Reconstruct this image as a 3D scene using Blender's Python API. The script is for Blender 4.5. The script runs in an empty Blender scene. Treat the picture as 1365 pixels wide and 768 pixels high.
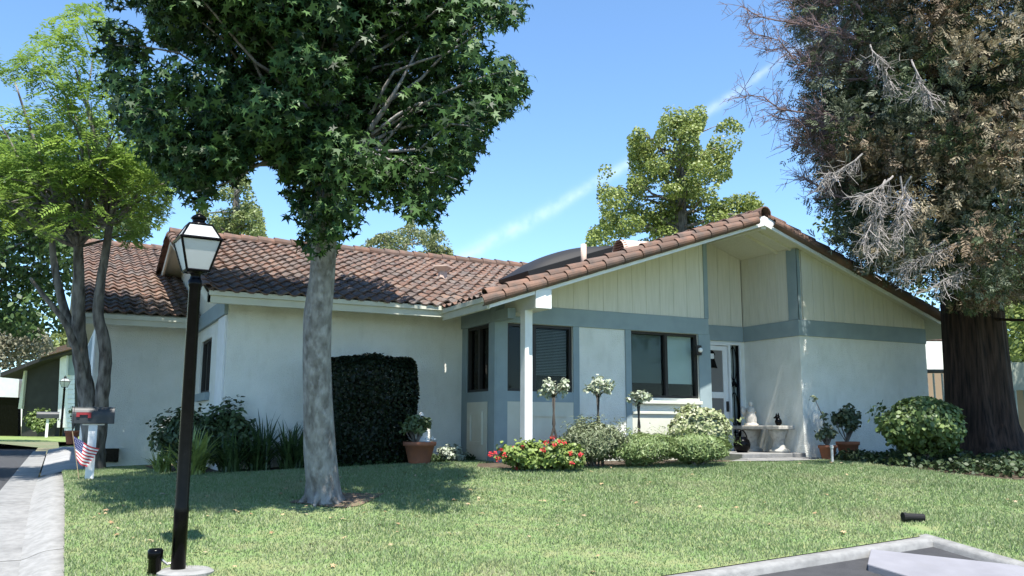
import bpy, math, random
import numpy as np
from mathutils import Vector, Matrix
rad = math.radians
random.seed(7); rng = np.random.default_rng(7)
scene = bpy.context.scene
COL = scene.collection

# ------------------------------------------------------------------ camera, sky, sun, exposure
FPX, YAW, PITCH, ROLL = 1177.2, rad(27.017), rad(8.9007), rad(.2186)
_fw = np.array([math.sin(YAW)*math.cos(PITCH), math.cos(YAW)*math.cos(PITCH), math.sin(PITCH)])
_r0 = np.array([math.cos(YAW), -math.sin(YAW), 0.]); _u0 = np.cross(_r0, _fw)
_rt = math.cos(ROLL)*_r0 + math.sin(ROLL)*_u0; _up = -math.sin(ROLL)*_r0 + math.cos(ROLL)*_u0
cam = bpy.data.objects.new('camera', bpy.data.cameras.new('camera')); COL.objects.link(cam)
cam.matrix_world = Matrix(((_rt[0], _up[0], -_fw[0], 0), (_rt[1], _up[1], -_fw[1], 0), (_rt[2], _up[2], -_fw[2], 0), (0, 0, 0, 1)))
cam.data.sensor_width = 36; cam.data.lens = FPX*36/1365; cam.data.clip_start = .05; cam.data.clip_end = 3000
scene.camera = cam
SUN_EL, SUN_AZ = rad(67), rad(8)        # SUN_AZ: shadows fall towards (sin, cos)
SKY, SUN_W, EXPO = .118, 5.0, 1.26
sd = bpy.data.lights.new('sun', 'SUN'); sd.energy = SUN_W; sd.angle = rad(.53); sd.color = (1, .955, .88)
so = bpy.data.objects.new('sun', sd); COL.objects.link(so)
_L = Vector((math.sin(SUN_AZ)*math.cos(SUN_EL), math.cos(SUN_AZ)*math.cos(SUN_EL), -math.sin(SUN_EL)))
so.rotation_euler = _L.to_track_quat('-Z', 'Y').to_euler(); so.location = (-5, -20, 50)
scene.view_settings.view_transform = 'Standard'; scene.view_settings.look = 'None'
scene.view_settings.exposure = EXPO; scene.view_settings.gamma = 1

def ray(px, py): return _fw*FPX + _rt*(px-682.5) - _up*(py-384)
def P3(px, py, d): return ray(px, py)/FPX*d
def onY(px, py, Y): r = ray(px, py); return r*(Y/r[1])
def proj(P):
    P = np.asarray(P, float); w = P@_fw
    return 682.5+FPX*(P@_rt)/w, 384-FPX*(P@_up)/w

world = bpy.data.worlds.new('World'); scene.world = world; world.use_nodes = True
wn, wl = world.node_tree.nodes, world.node_tree.links
wn.clear()
sky = wn.new('ShaderNodeTexSky'); sky.sky_type = 'NISHITA'; sky.sun_disc = False
sky.sun_elevation = SUN_EL; sky.sun_rotation = math.pi+SUN_AZ
sky.altitude = 900; sky.air_density = 1.0; sky.dust_density = .15; sky.ozone_density = 2.0
bg = wn.new('ShaderNodeBackground'); bg.inputs[1].default_value = SKY
out = wn.new('ShaderNodeOutputWorld')
tc = wn.new('ShaderNodeTexCoord')
def wmath(op, a, b=None, c=None):
    n = wn.new('ShaderNodeMath'); n.operation = op
    for i, v in enumerate((a, b, c)):
        if v is None: continue
        if isinstance(v, (int, float)): n.inputs[i].default_value = v
        else: wl.new(v, n.inputs[i])
    return n.outputs[0]
def wdot(vec):
    n = wn.new('ShaderNodeVectorMath'); n.operation = 'DOT_PRODUCT'
    wl.new(tc.outputs['Generated'], n.inputs[0]); n.inputs[1].default_value = tuple(vec); return n.outputs['Value']
# an old jet trail across the sky (a great circle, slightly bent)
_a, _b = ray(612, 346), ray(1000, 112); _a /= np.linalg.norm(_a); _b /= np.linalg.norm(_b)
_n = np.cross(_a, _b); _n /= np.linalg.norm(_n); _m = (_a+_b); _m /= np.linalg.norm(_m); _t = np.cross(_n, _m)
s = wdot(_t); off = wdot(_n)
nz = wn.new('ShaderNodeTexNoise'); nz.inputs['Scale'].default_value = 22; nz.inputs['Detail'].default_value = 5; wl.new(tc.outputs['Generated'], nz.inputs['Vector'])
wob = wmath('MULTIPLY', wmath('SUBTRACT', nz.outputs['Fac'], .5), .012)
bend = wmath('MULTIPLY', wmath('MULTIPLY', s, s), .22)
off2 = wmath('ADD', wmath('ADD', off, wob), wmath('SUBTRACT', bend, .006))
wid = wmath('SUBTRACT', .006, wmath('MULTIPLY', s, .010 if _t@_b > 0 else -.012))
q = wmath('DIVIDE', off2, wid)
band = wmath('POWER', 2.718, wmath('MULTIPLY', wmath('MULTIPLY', q, q), -1))
nz2 = wn.new('ShaderNodeTexNoise'); nz2.inputs['Scale'].default_value = 55; nz2.inputs['Detail'].default_value = 6; wl.new(tc.outputs['Generated'], nz2.inputs['Vector'])
fwd = wmath('GREATER_THAN', wdot(_m), .2)
band = wmath('MULTIPLY', wmath('MULTIPLY', band, fwd), wmath('MULTIPLY_ADD', nz2.outputs['Fac'], .42, -.09))
mx = wn.new('ShaderNodeMix'); mx.data_type = 'RGBA'
tint = wn.new('ShaderNodeMix'); tint.data_type = 'RGBA'; tint.blend_type = 'MULTIPLY'; tint.inputs[0].default_value = 1
wl.new(sky.outputs[0], tint.inputs[6]); tint.inputs[7].default_value = (.80, .96, 1.04, 1)
wl.new(band, mx.inputs[0]); wl.new(tint.outputs[2], mx.inputs[6]); mx.inputs[7].default_value = (7, 7.4, 7.8, 1)
wl.new(mx.outputs[2], bg.inputs[0]); wl.new(bg.outputs[0], out.inputs[0])

# ------------------------------------------------------------------ materials
MATS = {}
def mat(name, base, rough=.7, var=None, scale=4, bump=0, bscale=60, spec=.3, island=None, metal=0, trans=0, detail=5, stretch=None, streak=None):
    """Principled material; var = second colour mixed by noise; island = list of colours picked per mesh island."""
    if name in MATS: return MATS[name]
    m = bpy.data.materials.new(name); m.use_nodes = True; nt = m.node_tree; N, Lk = nt.nodes, nt.links
    p = N['Principled BSDF']
    p.inputs['Roughness'].default_value = rough; p.inputs['Specular IOR Level'].default_value = spec; p.inputs['Metallic'].default_value = metal
    p.inputs['Base Color'].default_value = (*base, 1)
    t = N.new('ShaderNodeTexCoord'); vec = t.outputs['Object']
    if stretch:
        mp = N.new('ShaderNodeMapping'); mp.inputs['Scale'].default_value = stretch; Lk.new(vec, mp.inputs['Vector']); vec = mp.outputs[0]
    col = None
    if island:
        g = N.new('ShaderNodeNewGeometry'); cr = N.new('ShaderNodeValToRGB'); cr.color_ramp.interpolation = 'LINEAR'
        while len(cr.color_ramp.elements) < len(island): cr.color_ramp.elements.new(.5)
        for i, c in enumerate(island):
            cr.color_ramp.elements[i].position = i/(len(island)-1); cr.color_ramp.elements[i].color = (*c, 1)
        Lk.new(g.outputs['Random Per Island'], cr.inputs[0]); col = cr.outputs[0]
    if var:
        nz = N.new('ShaderNodeTexNoise'); nz.inputs['Scale'].default_value = scale; nz.inputs['Detail'].default_value = detail; Lk.new(vec, nz.inputs['Vector'])
        r = N.new('ShaderNodeMapRange'); r.inputs[1].default_value = .38; r.inputs[2].default_value = .66; Lk.new(nz.outputs['Fac'], r.inputs[0])
        mxx = N.new('ShaderNodeMix'); mxx.data_type = 'RGBA'; Lk.new(r.outputs[0], mxx.inputs[0])
        if col: Lk.new(col, mxx.inputs[6])
        else: mxx.inputs[6].default_value = (*base, 1)
        mxx.inputs[7].default_value = (*var, 1); col = mxx.outputs[2]
    if streak:
        mp = N.new('ShaderNodeMapping'); mp.inputs['Scale'].default_value = streak[1]; Lk.new(t.outputs['Object'], mp.inputs['Vector'])
        nz = N.new('ShaderNodeTexNoise'); nz.inputs['Scale'].default_value = 1; nz.inputs['Detail'].default_value = 6; Lk.new(mp.outputs[0], nz.inputs['Vector'])
        r = N.new('ShaderNodeMapRange'); r.inputs[1].default_value = .5; r.inputs[2].default_value = .78; r.inputs[4].default_value = streak[2]; Lk.new(nz.outputs['Fac'], r.inputs[0])
        mxx = N.new('ShaderNodeMix'); mxx.data_type = 'RGBA'; Lk.new(r.outputs[0], mxx.inputs[0])
        if col: Lk.new(col, mxx.inputs[6])
        else: mxx.inputs[6].default_value = (*base, 1)
        mxx.inputs[7].default_value = (*streak[0], 1); col = mxx.outputs[2]
    if col: Lk.new(col, p.inputs['Base Color'])
    if bump:
        nb = N.new('ShaderNodeTexNoise'); nb.inputs['Scale'].default_value = bscale; nb.inputs['Detail'].default_value = 5; Lk.new(vec, nb.inputs['Vector'])
        b = N.new('ShaderNodeBump'); b.inputs['Strength'].default_value = bump; b.inputs['Distance'].default_value = .02
        Lk.new(nb.outputs['Fac'], b.inputs['Height']); Lk.new(b.outputs[0], p.inputs['Normal'])
    if trans:
        tr = N.new('ShaderNodeBsdfTranslucent'); ms = N.new('ShaderNodeMixShader'); ms.inputs[0].default_value = trans
        if col: Lk.new(col, tr.inputs['Color'])
        else: tr.inputs['Color'].default_value = (*base, 1)
        Lk.new(p.outputs[0], ms.inputs[1]); Lk.new(tr.outputs[0], ms.inputs[2]); Lk.new(ms.outputs[0], N['Material Output'].inputs[0])
    MATS[name] = m; return m

def glass_mat():
    m = bpy.data.materials.new('window_glass'); m.use_nodes = True; N, Lk = m.node_tree.nodes, m.node_tree.links
    N.clear(); o = N.new('ShaderNodeOutputMaterial'); a = N.new('ShaderNodeBsdfTransparent'); a.inputs[0].default_value = (.8, .84, .83, 1)
    g = N.new('ShaderNodeBsdfGlossy'); g.inputs['Roughness'].default_value = .03
    f = N.new('ShaderNodeFresnel'); f.inputs[0].default_value = 1.22; x = N.new('ShaderNodeMixShader')
    Lk.new(f.outputs[0], x.inputs[0]); Lk.new(a.outputs[0], x.inputs[1]); Lk.new(g.outputs[0], x.inputs[2]); Lk.new(x.outputs[0], o.inputs[0]); return m

STUCCO = mat('stucco', (.78, .78, .72), .92, var=(.72, .725, .66), scale=2.6, bump=.9, bscale=55, spec=.12, streak=((.58, .575, .50), (7, 7, 3), .4))
SIDING = mat('siding', (.67, .645, .555), .8, var=(.61, .59, .495), scale=2, bump=.12, bscale=40, stretch=(14, 14, 1), spec=.2)
CREAM = mat('cream_trim', (.60, .60, .51), .6, var=(.54, .54, .45), scale=3, bump=.05)
WHITE = mat('white_paint', (.76, .77, .76), .5, var=(.69, .70, .69), scale=5, bump=.05)
BLUE = mat('blue_trim', (.265, .33, .345), .65, var=(.235, .295, .31), scale=4, bump=.08, bscale=90)
TILE = mat('roof_tile', (.3, .15, .1), .85, island=[(.06, .045, .04), (.16, .085, .058), (.12, .10, .088), (.20, .11, .075), (.09, .07, .062), (.24, .155, .112), (.145, .078, .056)], var=(.085, .068, .06), scale=9, bump=.4, bscale=50, spec=.25, streak=((.32, .28, .25), (9, 9, 9), .55))
TRIMTILE = mat('rake_tile', (.3, .15, .1), .85, island=[(.09, .058, .045), (.155, .088, .062), (.19, .11, .08), (.13, .09, .074)], var=(.09, .068, .058), scale=5, bump=.3, bscale=60)
BRONZE = mat('bronze_frame', (.025, .022, .02), .45)
GLASS = glass_mat()
DARK = mat('room_dark', (.02, .02, .02), .9)
BLIND = mat('blinds', (.30, .30, .27), .6)
SHADE = mat('window_shade', (.80, .84, .79), .8, var=(.75, .79, .74), scale=3)
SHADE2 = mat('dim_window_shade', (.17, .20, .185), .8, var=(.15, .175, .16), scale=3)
CONC = mat('concrete', (.22, .22, .215), .9, var=(.17, .17, .167), scale=12, bump=.3, bscale=80, streak=((.09, .09, .088), (3, 3, 7), .55))
CONCL = mat('pale_concrete', (.24, .24, .235), .9, var=(.19, .19, .185), scale=14, bump=.2, bscale=90, streak=((.11, .11, .105), (4, 4, 4), .55))
DRIVE = mat('driveway_concrete', (.27, .27, .27), .9, var=(.22, .22, .22), scale=2, bump=.2, bscale=90)
SLABW = mat('ramp_concrete', (.20, .20, .222), .85, var=(.165, .165, .185), scale=3, bump=.3, bscale=120, streak=((.2, .2, .21), (6, 6, 6), .5))
ASPH = mat('asphalt', (.052, .053, .057), .95, var=(.04, .041, .045), scale=6, bump=.6, bscale=220)
BLACK = mat('black_paint', (.0018, .0018, .0022), .2, var=(.0035, .0035, .004), scale=12, spec=.12)
SOIL = mat('bed_soil', (.045, .032, .022), .95, var=(.08, .06, .04), scale=8, bump=.7, bscale=30)
TERRA = mat('terracotta', (.30, .115, .06), .8, var=(.24, .10, .06), scale=8, bump=.15)
STONE = mat('cast_stone', (.45, .43, .38), .9, var=(.30, .29, .26), scale=14, bump=.3, bscale=50)
STATUE = mat('white_stone', (.78, .77, .74), .7, var=(.66, .65, .62), scale=20)
BARKG = mat('sweetgum_bark', (.26, .25, .235), .95, var=(.12, .11, .10), scale=7, bump=1.0, bscale=20, stretch=(1.6, 1.6, .8), detail=12, streak=((.40, .39, .38), (16, 16, 9), .8))
BARKL = mat('left_bark', (.21, .195, .175), .95, var=(.055, .048, .042), scale=6, bump=.9, bscale=16, stretch=(2, 2, .6), detail=8)
BARKR = mat('redwood_bark', (.055, .034, .026), .95, var=(.013, .009, .008), scale=5, bump=1.0, bscale=11, stretch=(4, 4, .35), detail=9)
TWIG = mat('grey_twig', (.30, .27, .25), .9, var=(.22, .2, .19), scale=10)
TWIGR = mat('mauve_twig', (.16, .115, .115), .9)

# ------------------------------------------------------------------ mesh helpers
class MB:
    """Collects faces in world space (or through the map T) and links them as one mesh object."""
    def __init__(s, T=None): s.v = []; s.f = []; s.T = T; s.mi = []; s.cm = 0
    def pt(s, p): s.v.append(tuple(s.T(*p)) if s.T else tuple(p)); return len(s.v)-1
    def face(s, pts): s.f.append([s.pt(p) for p in pts]); s.mi.append(s.cm)
    def idx(s, ids): s.f.append(list(ids)); s.mi.append(s.cm)
    def box(s, x0, x1, y0, y1, z0, z1):
        b = [s.pt(p) for p in ((x0,y0,z0),(x1,y0,z0),(x1,y1,z0),(x0,y1,z0),(x0,y0,z1),(x1,y0,z1),(x1,y1,z1),(x0,y1,z1))]
        for q in ((0,3,2,1),(4,5,6,7),(0,1,5,4),(1,2,6,5),(2,3,7,6),(3,0,4,7)): s.idx([b[i] for i in q])
        return s
    def prism(s, bot, top):
        n = len(bot); a = [s.pt(p) for p in bot]; b = [s.pt(p) for p in top]
        s.idx(a[::-1]); s.idx(b)
        for i in range(n): j = (i+1) % n; s.idx([a[i], a[j], b[j], b[i]])
        return s
    def tube(s, pts, rs, n=8, cap=True, wob=0):
        pts = [np.asarray(p, float) for p in pts]; rings = []
        if np.isscalar(rs): rs = [rs]*len(pts)
        for i, p in enumerate(pts):
            t = pts[min(i+1, len(pts)-1)]-pts[max(i-1, 0)]; t = t/(np.linalg.norm(t)+1e-9)
            a = np.cross(t, [0, 0, 1.]) if abs(t[2]) < .9 else np.cross(t, [0, 1., 0])
            a /= np.linalg.norm(a)+1e-9; b = np.cross(t, a); ring = []
            for k in range(n):
                w = 2*math.pi*k/n; r = rs[i]*(1+(random.uniform(-wob, wob) if wob else 0))
                ring.append(s.pt(p+(a*math.cos(w)+b*math.sin(w))*r))
            rings.append(ring)
        for i in range(len(rings)-1):
            for k in range(n): s.idx([rings[i][k], rings[i][(k+1) % n], rings[i+1][(k+1) % n], rings[i+1][k]])
        if cap: s.idx(rings[0][::-1]); s.idx(rings[-1])
        return s
    def lathe(s, c, prof, n=20, sq=None):
        rings = []
        for r, z in prof: rings.append([s.pt((c[0]+r*math.cos(2*math.pi*k/n), c[1]+r*math.sin(2*math.pi*k/n), c[2]+z)) for k in range(n)])
        for i in range(len(rings)-1):
            for k in range(n): s.idx([rings[i][k], rings[i][(k+1) % n], rings[i+1][(k+1) % n], rings[i+1][k]])
        s.idx(rings[0][::-1]); s.idx(rings[-1]); return s
    def blob(s, c, r, n=12, m=8, jit=0):
        c = np.asarray(c, float); r = np.ones(3)*r; rings = []
        for i in range(m+1):
            ph = math.pi*i/m; rings.append([s.pt(c+r*np.array([math.sin(ph)*math.cos(2*math.pi*k/n), math.sin(ph)*math.sin(2*math.pi*k/n), -math.cos(ph)])*(1+random.uniform(-jit, jit))) for k in range(n)])
        for i in range(m):
            for k in range(n): s.idx([rings[i][k], rings[i][(k+1) % n], rings[i+1][(k+1) % n], rings[i+1][k]])
        return s
    def build(s, name, m, parent=None, smooth=False, bevel=0):
        me = bpy.data.meshes.new(name); off = np.array(parent_world(parent)) if parent else np.zeros(3)
        me.from_pydata([tuple(np.array(v)-off) for v in s.v], [], s.f)
        for x in (m if isinstance(m, (list, tuple)) else [m]): me.materials.append(x)
        me.polygons.foreach_set('material_index', s.mi)
        o = bpy.data.objects.new(name, me); COL.objects.link(o)
        if parent: o.parent = parent
        if smooth: me.polygons.foreach_set('use_smooth', [True]*len(s.f))
        if bevel:
            b = o.modifiers.new('bevel', 'BEVEL'); b.width = bevel; b.segments = 2; b.limit_method = 'ANGLE'
        return o
def parent_world(o):
    p = Vector((0, 0, 0))
    while o: p = p+o.location; o = o.parent
    return p
def thing(name, label, cat, loc, group=None):
    o = bpy.data.objects.new(name, None); COL.objects.link(o); o.location = tuple(float(c) for c in loc)
    o.empty_display_size = .2; return tag(o, label, cat, group)
def tag(o, label=None, cat=None, group=None, kind=None):
    for k, v in (('label', label), ('category', cat), ('group', group), ('kind', kind)):
        if v: o[k] = v
    return o
def fast_mesh(name, V, nside, m, parent=None, matidx=None, smooth=False):
    """V: (N, nside, 3) separate polygons."""
    N = len(V); me = bpy.data.meshes.new(name); off = np.array(parent_world(parent)) if parent else 0
    co = (V.reshape(-1, 3)-off).astype(np.float32)
    me.vertices.add(len(co)); me.vertices.foreach_set('co', co.ravel())
    me.loops.add(N*nside); me.loops.foreach_set('vertex_index', np.arange(N*nside, dtype=np.int32))
    me.polygons.add(N); me.polygons.foreach_set('loop_start', np.arange(0, N*nside, nside, dtype=np.int32))
    for x in (m if isinstance(m, (list, tuple)) else [m]): me.materials.append(x)
    if matidx is not None: me.polygons.foreach_set('material_index', matidx.astype(np.int32))
    me.update(calc_edges=True)
    o = bpy.data.objects.new(name, me); COL.objects.link(o)
    if parent: o.parent = parent
    return o
def unit(a): return a/(np.linalg.norm(a, axis=-1, keepdims=True)+1e-9)
STAR = []
for k in range(5):
    a = math.pi/2+(k-2)*rad(58); STAR.append((a, (1.0, .92, .78)[abs(k-2)]))
_st = [(0, -.12)]
for i, (a, r) in enumerate(STAR):
    _st.append((r*math.cos(a), r*math.sin(a)))
    if i < 4: am = a+rad(29); _st.append((.36*math.cos(am), .36*math.sin(am)))
STAR = [(x, y, -.16*(x*x+y*y)) for x, y in _st]
LEAF = [(0, 0, 0), (.28, .35, .05), (.22, .72, .0), (0, 1, -.08), (-.22, .72, .0), (-.28, .35, .05)]
ROUND = [(0, 0, 0), (.38, .3, .06), (.4, .65, .05), (0, 1, -.04), (-.4, .65, .05), (-.38, .3, .06)]
NARROW = [(0, 0, 0), (.13, .4, .03), (0, 1, -.1), (-.13, .4, .03)]
def leaves(name, C, size, shape, m, parent=None, bias=(0, 0, .8), out=None, outw=.0, droop=None, dw=0.):
    """one leaf per centre; normal = random + bias + outw*out; long axis leans to droop"""
    C = np.asarray(C); n = len(C); S = np.array(shape)
    nr = unit(rng.normal(size=(n, 3)))+np.array(bias)
    if out is not None: nr = nr+out*outw
    nr = unit(nr); t = rng.normal(size=(n, 3))
    if droop is not None: t = unit(t)+np.asarray(droop)*dw
    yv = unit(t-nr*np.sum(t*nr, 1, keepdims=True)); xv = np.cross(yv, nr)
    sz = (np.ones(n)*size)[:, None, None]
    V = C[:, None, :]+sz*(S[None, :, 0, None]*xv[:, None, :]+S[None, :, 1, None]*yv[:, None, :]+S[None, :, 2, None]*nr[:, None, :])
    return fast_mesh(name, V, len(shape), m, parent)
def ball(n, c, r, shell=.5):
    d = unit(rng.normal(size=(n, 3))); u = rng.random((n, 1))**(1/3*(1-shell)+.02)
    return np.asarray(c)+d*u*np.asarray(r), d
def inpoly(x, y, poly):
    x = np.asarray(x); y = np.asarray(y); ins = np.zeros(x.shape, bool); n = len(poly)
    for i in range(n):
        (x1, y1), (x2, y2) = poly[i], poly[(i+1) % n]
        c = ((y1 > y) != (y2 > y)) & (x < (x2-x1)*(y-y1)/((y2-y1) or 1e-9)+x1); ins ^= c
    return ins
def projn(P):
    w = P@_fw; return 682.5+FPX*(P@_rt)/w, 384-FPX*(P@_up)/w

# ------------------------------------------------------------------ terrain
def smin(a, b, k):
    h = np.maximum(k-np.abs(a-b), 0)/k; return np.minimum(a, b)-h*h*k*.25
def g(X, Y):
    X = np.asarray(X, float); Y = np.asarray(Y, float)
    return smin(-2.5+.05*X+.14*Y, -.78+.04*np.clip(X, 0, 5), .15)
def rz(Y): return g(.16, np.clip(Y, 3, 99))-.10
def gnd(px, py):
    r = ray(px, py)/FPX
    for t in np.linspace(2, 60, 6000):
        P = r*t
        if P[2] < g(P[0], P[1]): return P
    return r*60
def G(X, Y): return np.array([X, Y, float(g(X, Y))])
def poly_sheet(name, poly, zf, m, step=.35, dz=0.):
    xs = [p[0] for p in poly]; ys = [p[1] for p in poly]
    gx = np.arange(min(xs), max(xs), step); gy = np.arange(min(ys), max(ys), step)
    import bmesh
    bm = bmesh.new(); f = bm.faces.new([bm.verts.new((x, y, 0)) for x, y in poly])
    for axis, arr in ((0, gx), (1, gy)):
        for v in arr[1:]:
            no = (1, 0, 0) if axis == 0 else (0, 1, 0); co = (v, 0, 0) if axis == 0 else (0, v, 0)
            bmesh.ops.bisect_plane(bm, geom=bm.verts[:]+bm.edges[:]+bm.faces[:], plane_co=co, plane_no=no)
    for v in bm.verts: v.co.z = float(zf(v.co.x, v.co.y))+dz
    bm.normal_update()
    for f in bm.faces:
        if f.normal.z < 0: f.normal_flip()
        f.smooth = True
    me = bpy.data.meshes.new(name); bm.to_mesh(me); bm.free(); me.materials.append(m)
    o = bpy.data.objects.new(name, me); COL.objects.link(o); return o

# base earth: reaches the horizon, under everything
b = MB(); b.face([(-900, -900, -1.75), (900, -900, -1.75), (900, 900, -1.75), (-900, 900, -1.75)])
EARTH = mat('earth', (.09, .11, .05), .95, var=(.16, .14, .08), scale=.3, bump=.3)
tag(b.build('ground', EARTH), kind='structure')
# yard: soil-coloured terrain under lawn and beds
LAWNB = mat('lawn_base', (.13, .20, .07), .95, var=(.18, .20, .09), scale=5, bump=.5, bscale=50)
yard = [(.16, 6.70), (8.48, 6.70), (8.48, -4), (40, -4), (40, 60), (.16, 60), (.16, 26.5)]
tag(poly_sheet('yard_terrain', yard, g, LAWNB, .5), kind='structure')
b = MB()
tag(poly_sheet('street', [(-14, -12), (-.55, -12), (-.55, 40), (-3, 52), (-9, 62), (-40, 75), (-46, 66), (-16, 56), (-9, 44), (-8, 30)], lambda x, y: rz(y)-.02, ASPH, 1.5), kind='structure')
tag(poly_sheet('parking_asphalt', [(-.3, -12), (8.36, -12), (8.36, 6.58), (-.3, 6.58)], lambda x, y: smin(-2.5+.05*x+.14*y, 9, .1)-.065 if y > 3 else -2.5+.05*x+.42-.065, ASPH, .8), kind='structure')
# rolled kerb and gutter along the street
def strip(name, path, prof, m, zf):
    """sweep prof [(offset to the right, dz)] along a path of (x, y)"""
    b = MB(); rows = []
    P = []
    for i in range(len(path)-1):
        n = max(1, int(math.dist(path[i], path[i+1])/.3))
        for k in range(n): P.append(tuple(np.array(path[i])+(np.array(path[i+1])-path[i])*k/n))
    P.append(path[-1])
    for i, p in enumerate(P):
        t = np.array(P[min(i+1, len(P)-1)])-P[max(i-1, 0)]; t = t/np.linalg.norm(t); nrm = np.array([t[1], -t[0]])
        rows.append([b.pt((p[0]+nrm[0]*o, p[1]+nrm[1]*o, float(zf(p[0], p[1]))+dz)) for o, dz in prof])
    for i in range(len(rows)-1):
        for k in range(len(prof)-1): b.idx([rows[i][k], rows[i+1][k], rows[i+1][k+1], rows[i][k+1]])
    return b.build(name, m, None, True)
kz = lambda x, y: rz(y)
for y0 in [7.2+2.45*k for k in range(4)]:
    tag(strip('street_gutter', [(-.2, y0), (-.2, y0+2.438)], [(-.42, -.03), (-.40, -.008), (.0, -.005)], CONC, kz), kind='structure')
    y1 = min(y0+2.438, 17.0)
    tag(strip('street_kerb', [(-.2, y0), (-.2, y1)], [(0, -.006), (.06, .012), (.16, .055), (.22, .07), (.36, .08), (.38, .0)], CONCL, kz), kind='structure')
tag(strip('street_gutter', [(-.2, 17.0), (-.2, 34)], [(-.42, -.03), (-.40, -.008), (.0, -.005)], CONC, kz), kind='structure')
_pz = lambda x, y: float(smin(-2.5+.05*x+.14*np.maximum(y, 3), 9, .1))
KPROF = [(.10, -.14), (.085, -.03), (.06, .0), (-.06, .008), (-.1, -.03)]
tag(strip('parking_kerb', [(-.1, 6.62), (8.36, 6.62)], KPROF, CONC, _pz), kind='structure')
tag(strip('parking_kerb', [(8.4, 6.72), (8.4, -4)], KPROF, CONC, lambda x, y: _pz(x, y)+.003), kind='structure')
# driveway beyond the left tree
tag(poly_sheet('driveway', [(-.17, 17.0), (.1, 16.75), (.54, 16.7), (.54, 23), (2.3, 30), (.4, 34), (-.17, 34)], lambda x, y: rz(y)+.02+.115*np.clip((x+.17)/.45, 0, 1), DRIVE, .15), kind='structure')
# concrete ramp slab lying on the asphalt in the right foreground
def slab(pts, th):
    b = MB(); b.prism([(p[0], p[1], p[2]-th) for p in pts], pts); return b
rp = [(7.42, 6.56), (6.98, 6.22), (7.05, 5.6), (7.0, 4.4), (8.32, 4.4), (8.32, 5.62)]
tag(slab([(x, y, _pz(x, y)+.002) for x, y in rp], .15)  .build('concrete_ramp', SLABW, bevel=.012), kind='structure')
# beds
bed_left = [(1.45, 17.2), (1.5, 15.2), (1.85, 13.9), (2.6, 13.35), (4.0, 13.1), (5.1, 13.2), (5.75, 13.55), (6.2, 13.3), (6.3, 14.3), (2.3, 14.3), (2.3, 17.2)]
bed_front = [(5.5, 11.95), (5.75, 11.65), (6.2, 11.5), (7.4, 11.45), (8.6, 11.45), (9.9, 11.6), (10.5, 12.05), (10.62, 12.9), (6.35, 12.9), (5.9, 12.7)]
bed_right = [(12.35, 12.15), (12.1, 11.7), (11.75, 10.6), (11.6, 9.7), (11.75, 8.9), (12.3, 8.2), (13.5, 7.8), (22, 7.6), (22, 14), (15.7, 14), (15.65, 12.15)]
for p in (bed_left, bed_front, bed_right):
    tag(poly_sheet('planting_bed', p, g, SOIL, .4, .006), kind='structure')
path_poly = [(9.9, 11.55), (11.0, 11.25), (12.05, 11.55), (12.3, 12.1), (10.75, 12.1), (10.5, 12.0)]
tag(poly_sheet('entry_path', path_poly, g, CONC, .4, .03), kind='structure')
b = MB(); b.box(10.7, 12.2, 12.12, 13.66, -.75, -.46); b.box(10.62, 12.3, 11.9, 12.118, -.75, -.535)
tag(b.build('porch_step', CONC, bevel=.01), kind='structure')
tag(poly_sheet('mulch_ring', [(2.87+.50*math.cos(a)*(1+.22*math.sin(3*a)+.1*math.sin(7*a))+.2, 10.5+.34*math.sin(a)*(1+.2*math.cos(4*a))) for a in np.linspace(0, 6.28, 20)[:-1]], g, mat('mulch', (.20, .145, .10), .95, var=(.11, .075, .05), scale=14, bump=.8, bscale=40), .25, .012), kind='structure')

# grass blades
def grass():
    n = 640000
    X = rng.uniform(.16, 14.5, n); Y = rng.uniform(4.5, 17.5, n)
    x, y = projn(np.stack([X, Y, g(X, Y)], 1))
    k = (x > -30) & (x < 1400) & (y < 800) & (rng.random(n) < 1)
    for p in (bed_left, bed_front, bed_right, path_poly): k &= ~inpoly(X, Y, p)
    k &= ~((X < 8.46) & (Y < 6.7)) & ~((Y > 16.7) & (X < 1.4)) & (rng.random(n) > np.exp(-((X-8.6)**2+(Y-6.9)**2)/.05)) & ~((Y > 12.9) & (X > 6.2)) & ~((X > 9.8) & (Y > 11.5)) & ~((X > 1.4) & (Y > 14.2)) 
    d = ((X-3.0)/.6)**2+((Y-10.5)/.42)**2; k &= (d > rng.uniform(.15, 1.35, n))
    X, Y = X[k], Y[k]; n = len(X)
    dist = np.hypot(X, Y)
    h = rng.uniform(.014, .034, n)*(1+.03*dist)*(.95+.18*np.sin(X*2.3+1.3*np.sin(Y*1.7))+.12*np.sin(Y*5.1+X*3.7)); w = rng.uniform(.0035, .007, n)*(.5+.085*dist)
    a = rng.uniform(0, 6.28, n); ln = rng.uniform(.1, .9, n)*h; la = rng.uniform(0, 6.28, n)
    z = g(X, Y)-.004
    dx, dy = np.cos(a)*w, np.sin(a)*w; lx, ly = np.cos(la)*ln, np.sin(la)*ln
    V = np.empty((n, 3, 3))
    V[:, 0] = np.stack([X-dx, Y-dy, z], 1); V[:, 1] = np.stack([X+dx, Y+dy, z], 1); V[:, 2] = np.stack([X+lx, Y+ly, z+h], 1)
    m = mat('grass', (.1, .15, .05), .6, island=[(.135, .21, .075), (.185, .265, .11), (.23, .30, .145), (.33, .355, .22), (.16, .235, .09)], var=(.36, .34, .21), scale=1.0, spec=.3, trans=.35, detail=6)
    for nd in m.node_tree.nodes:
        if nd.type == 'MAP_RANGE': nd.inputs[1].default_value = .55; nd.inputs[2].default_value = .80
    tag(fast_mesh('lawn_grass', V, 3, m), 'short sunlit lawn grass sloping up to the house', 'grass', kind='stuff')
grass()
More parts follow.
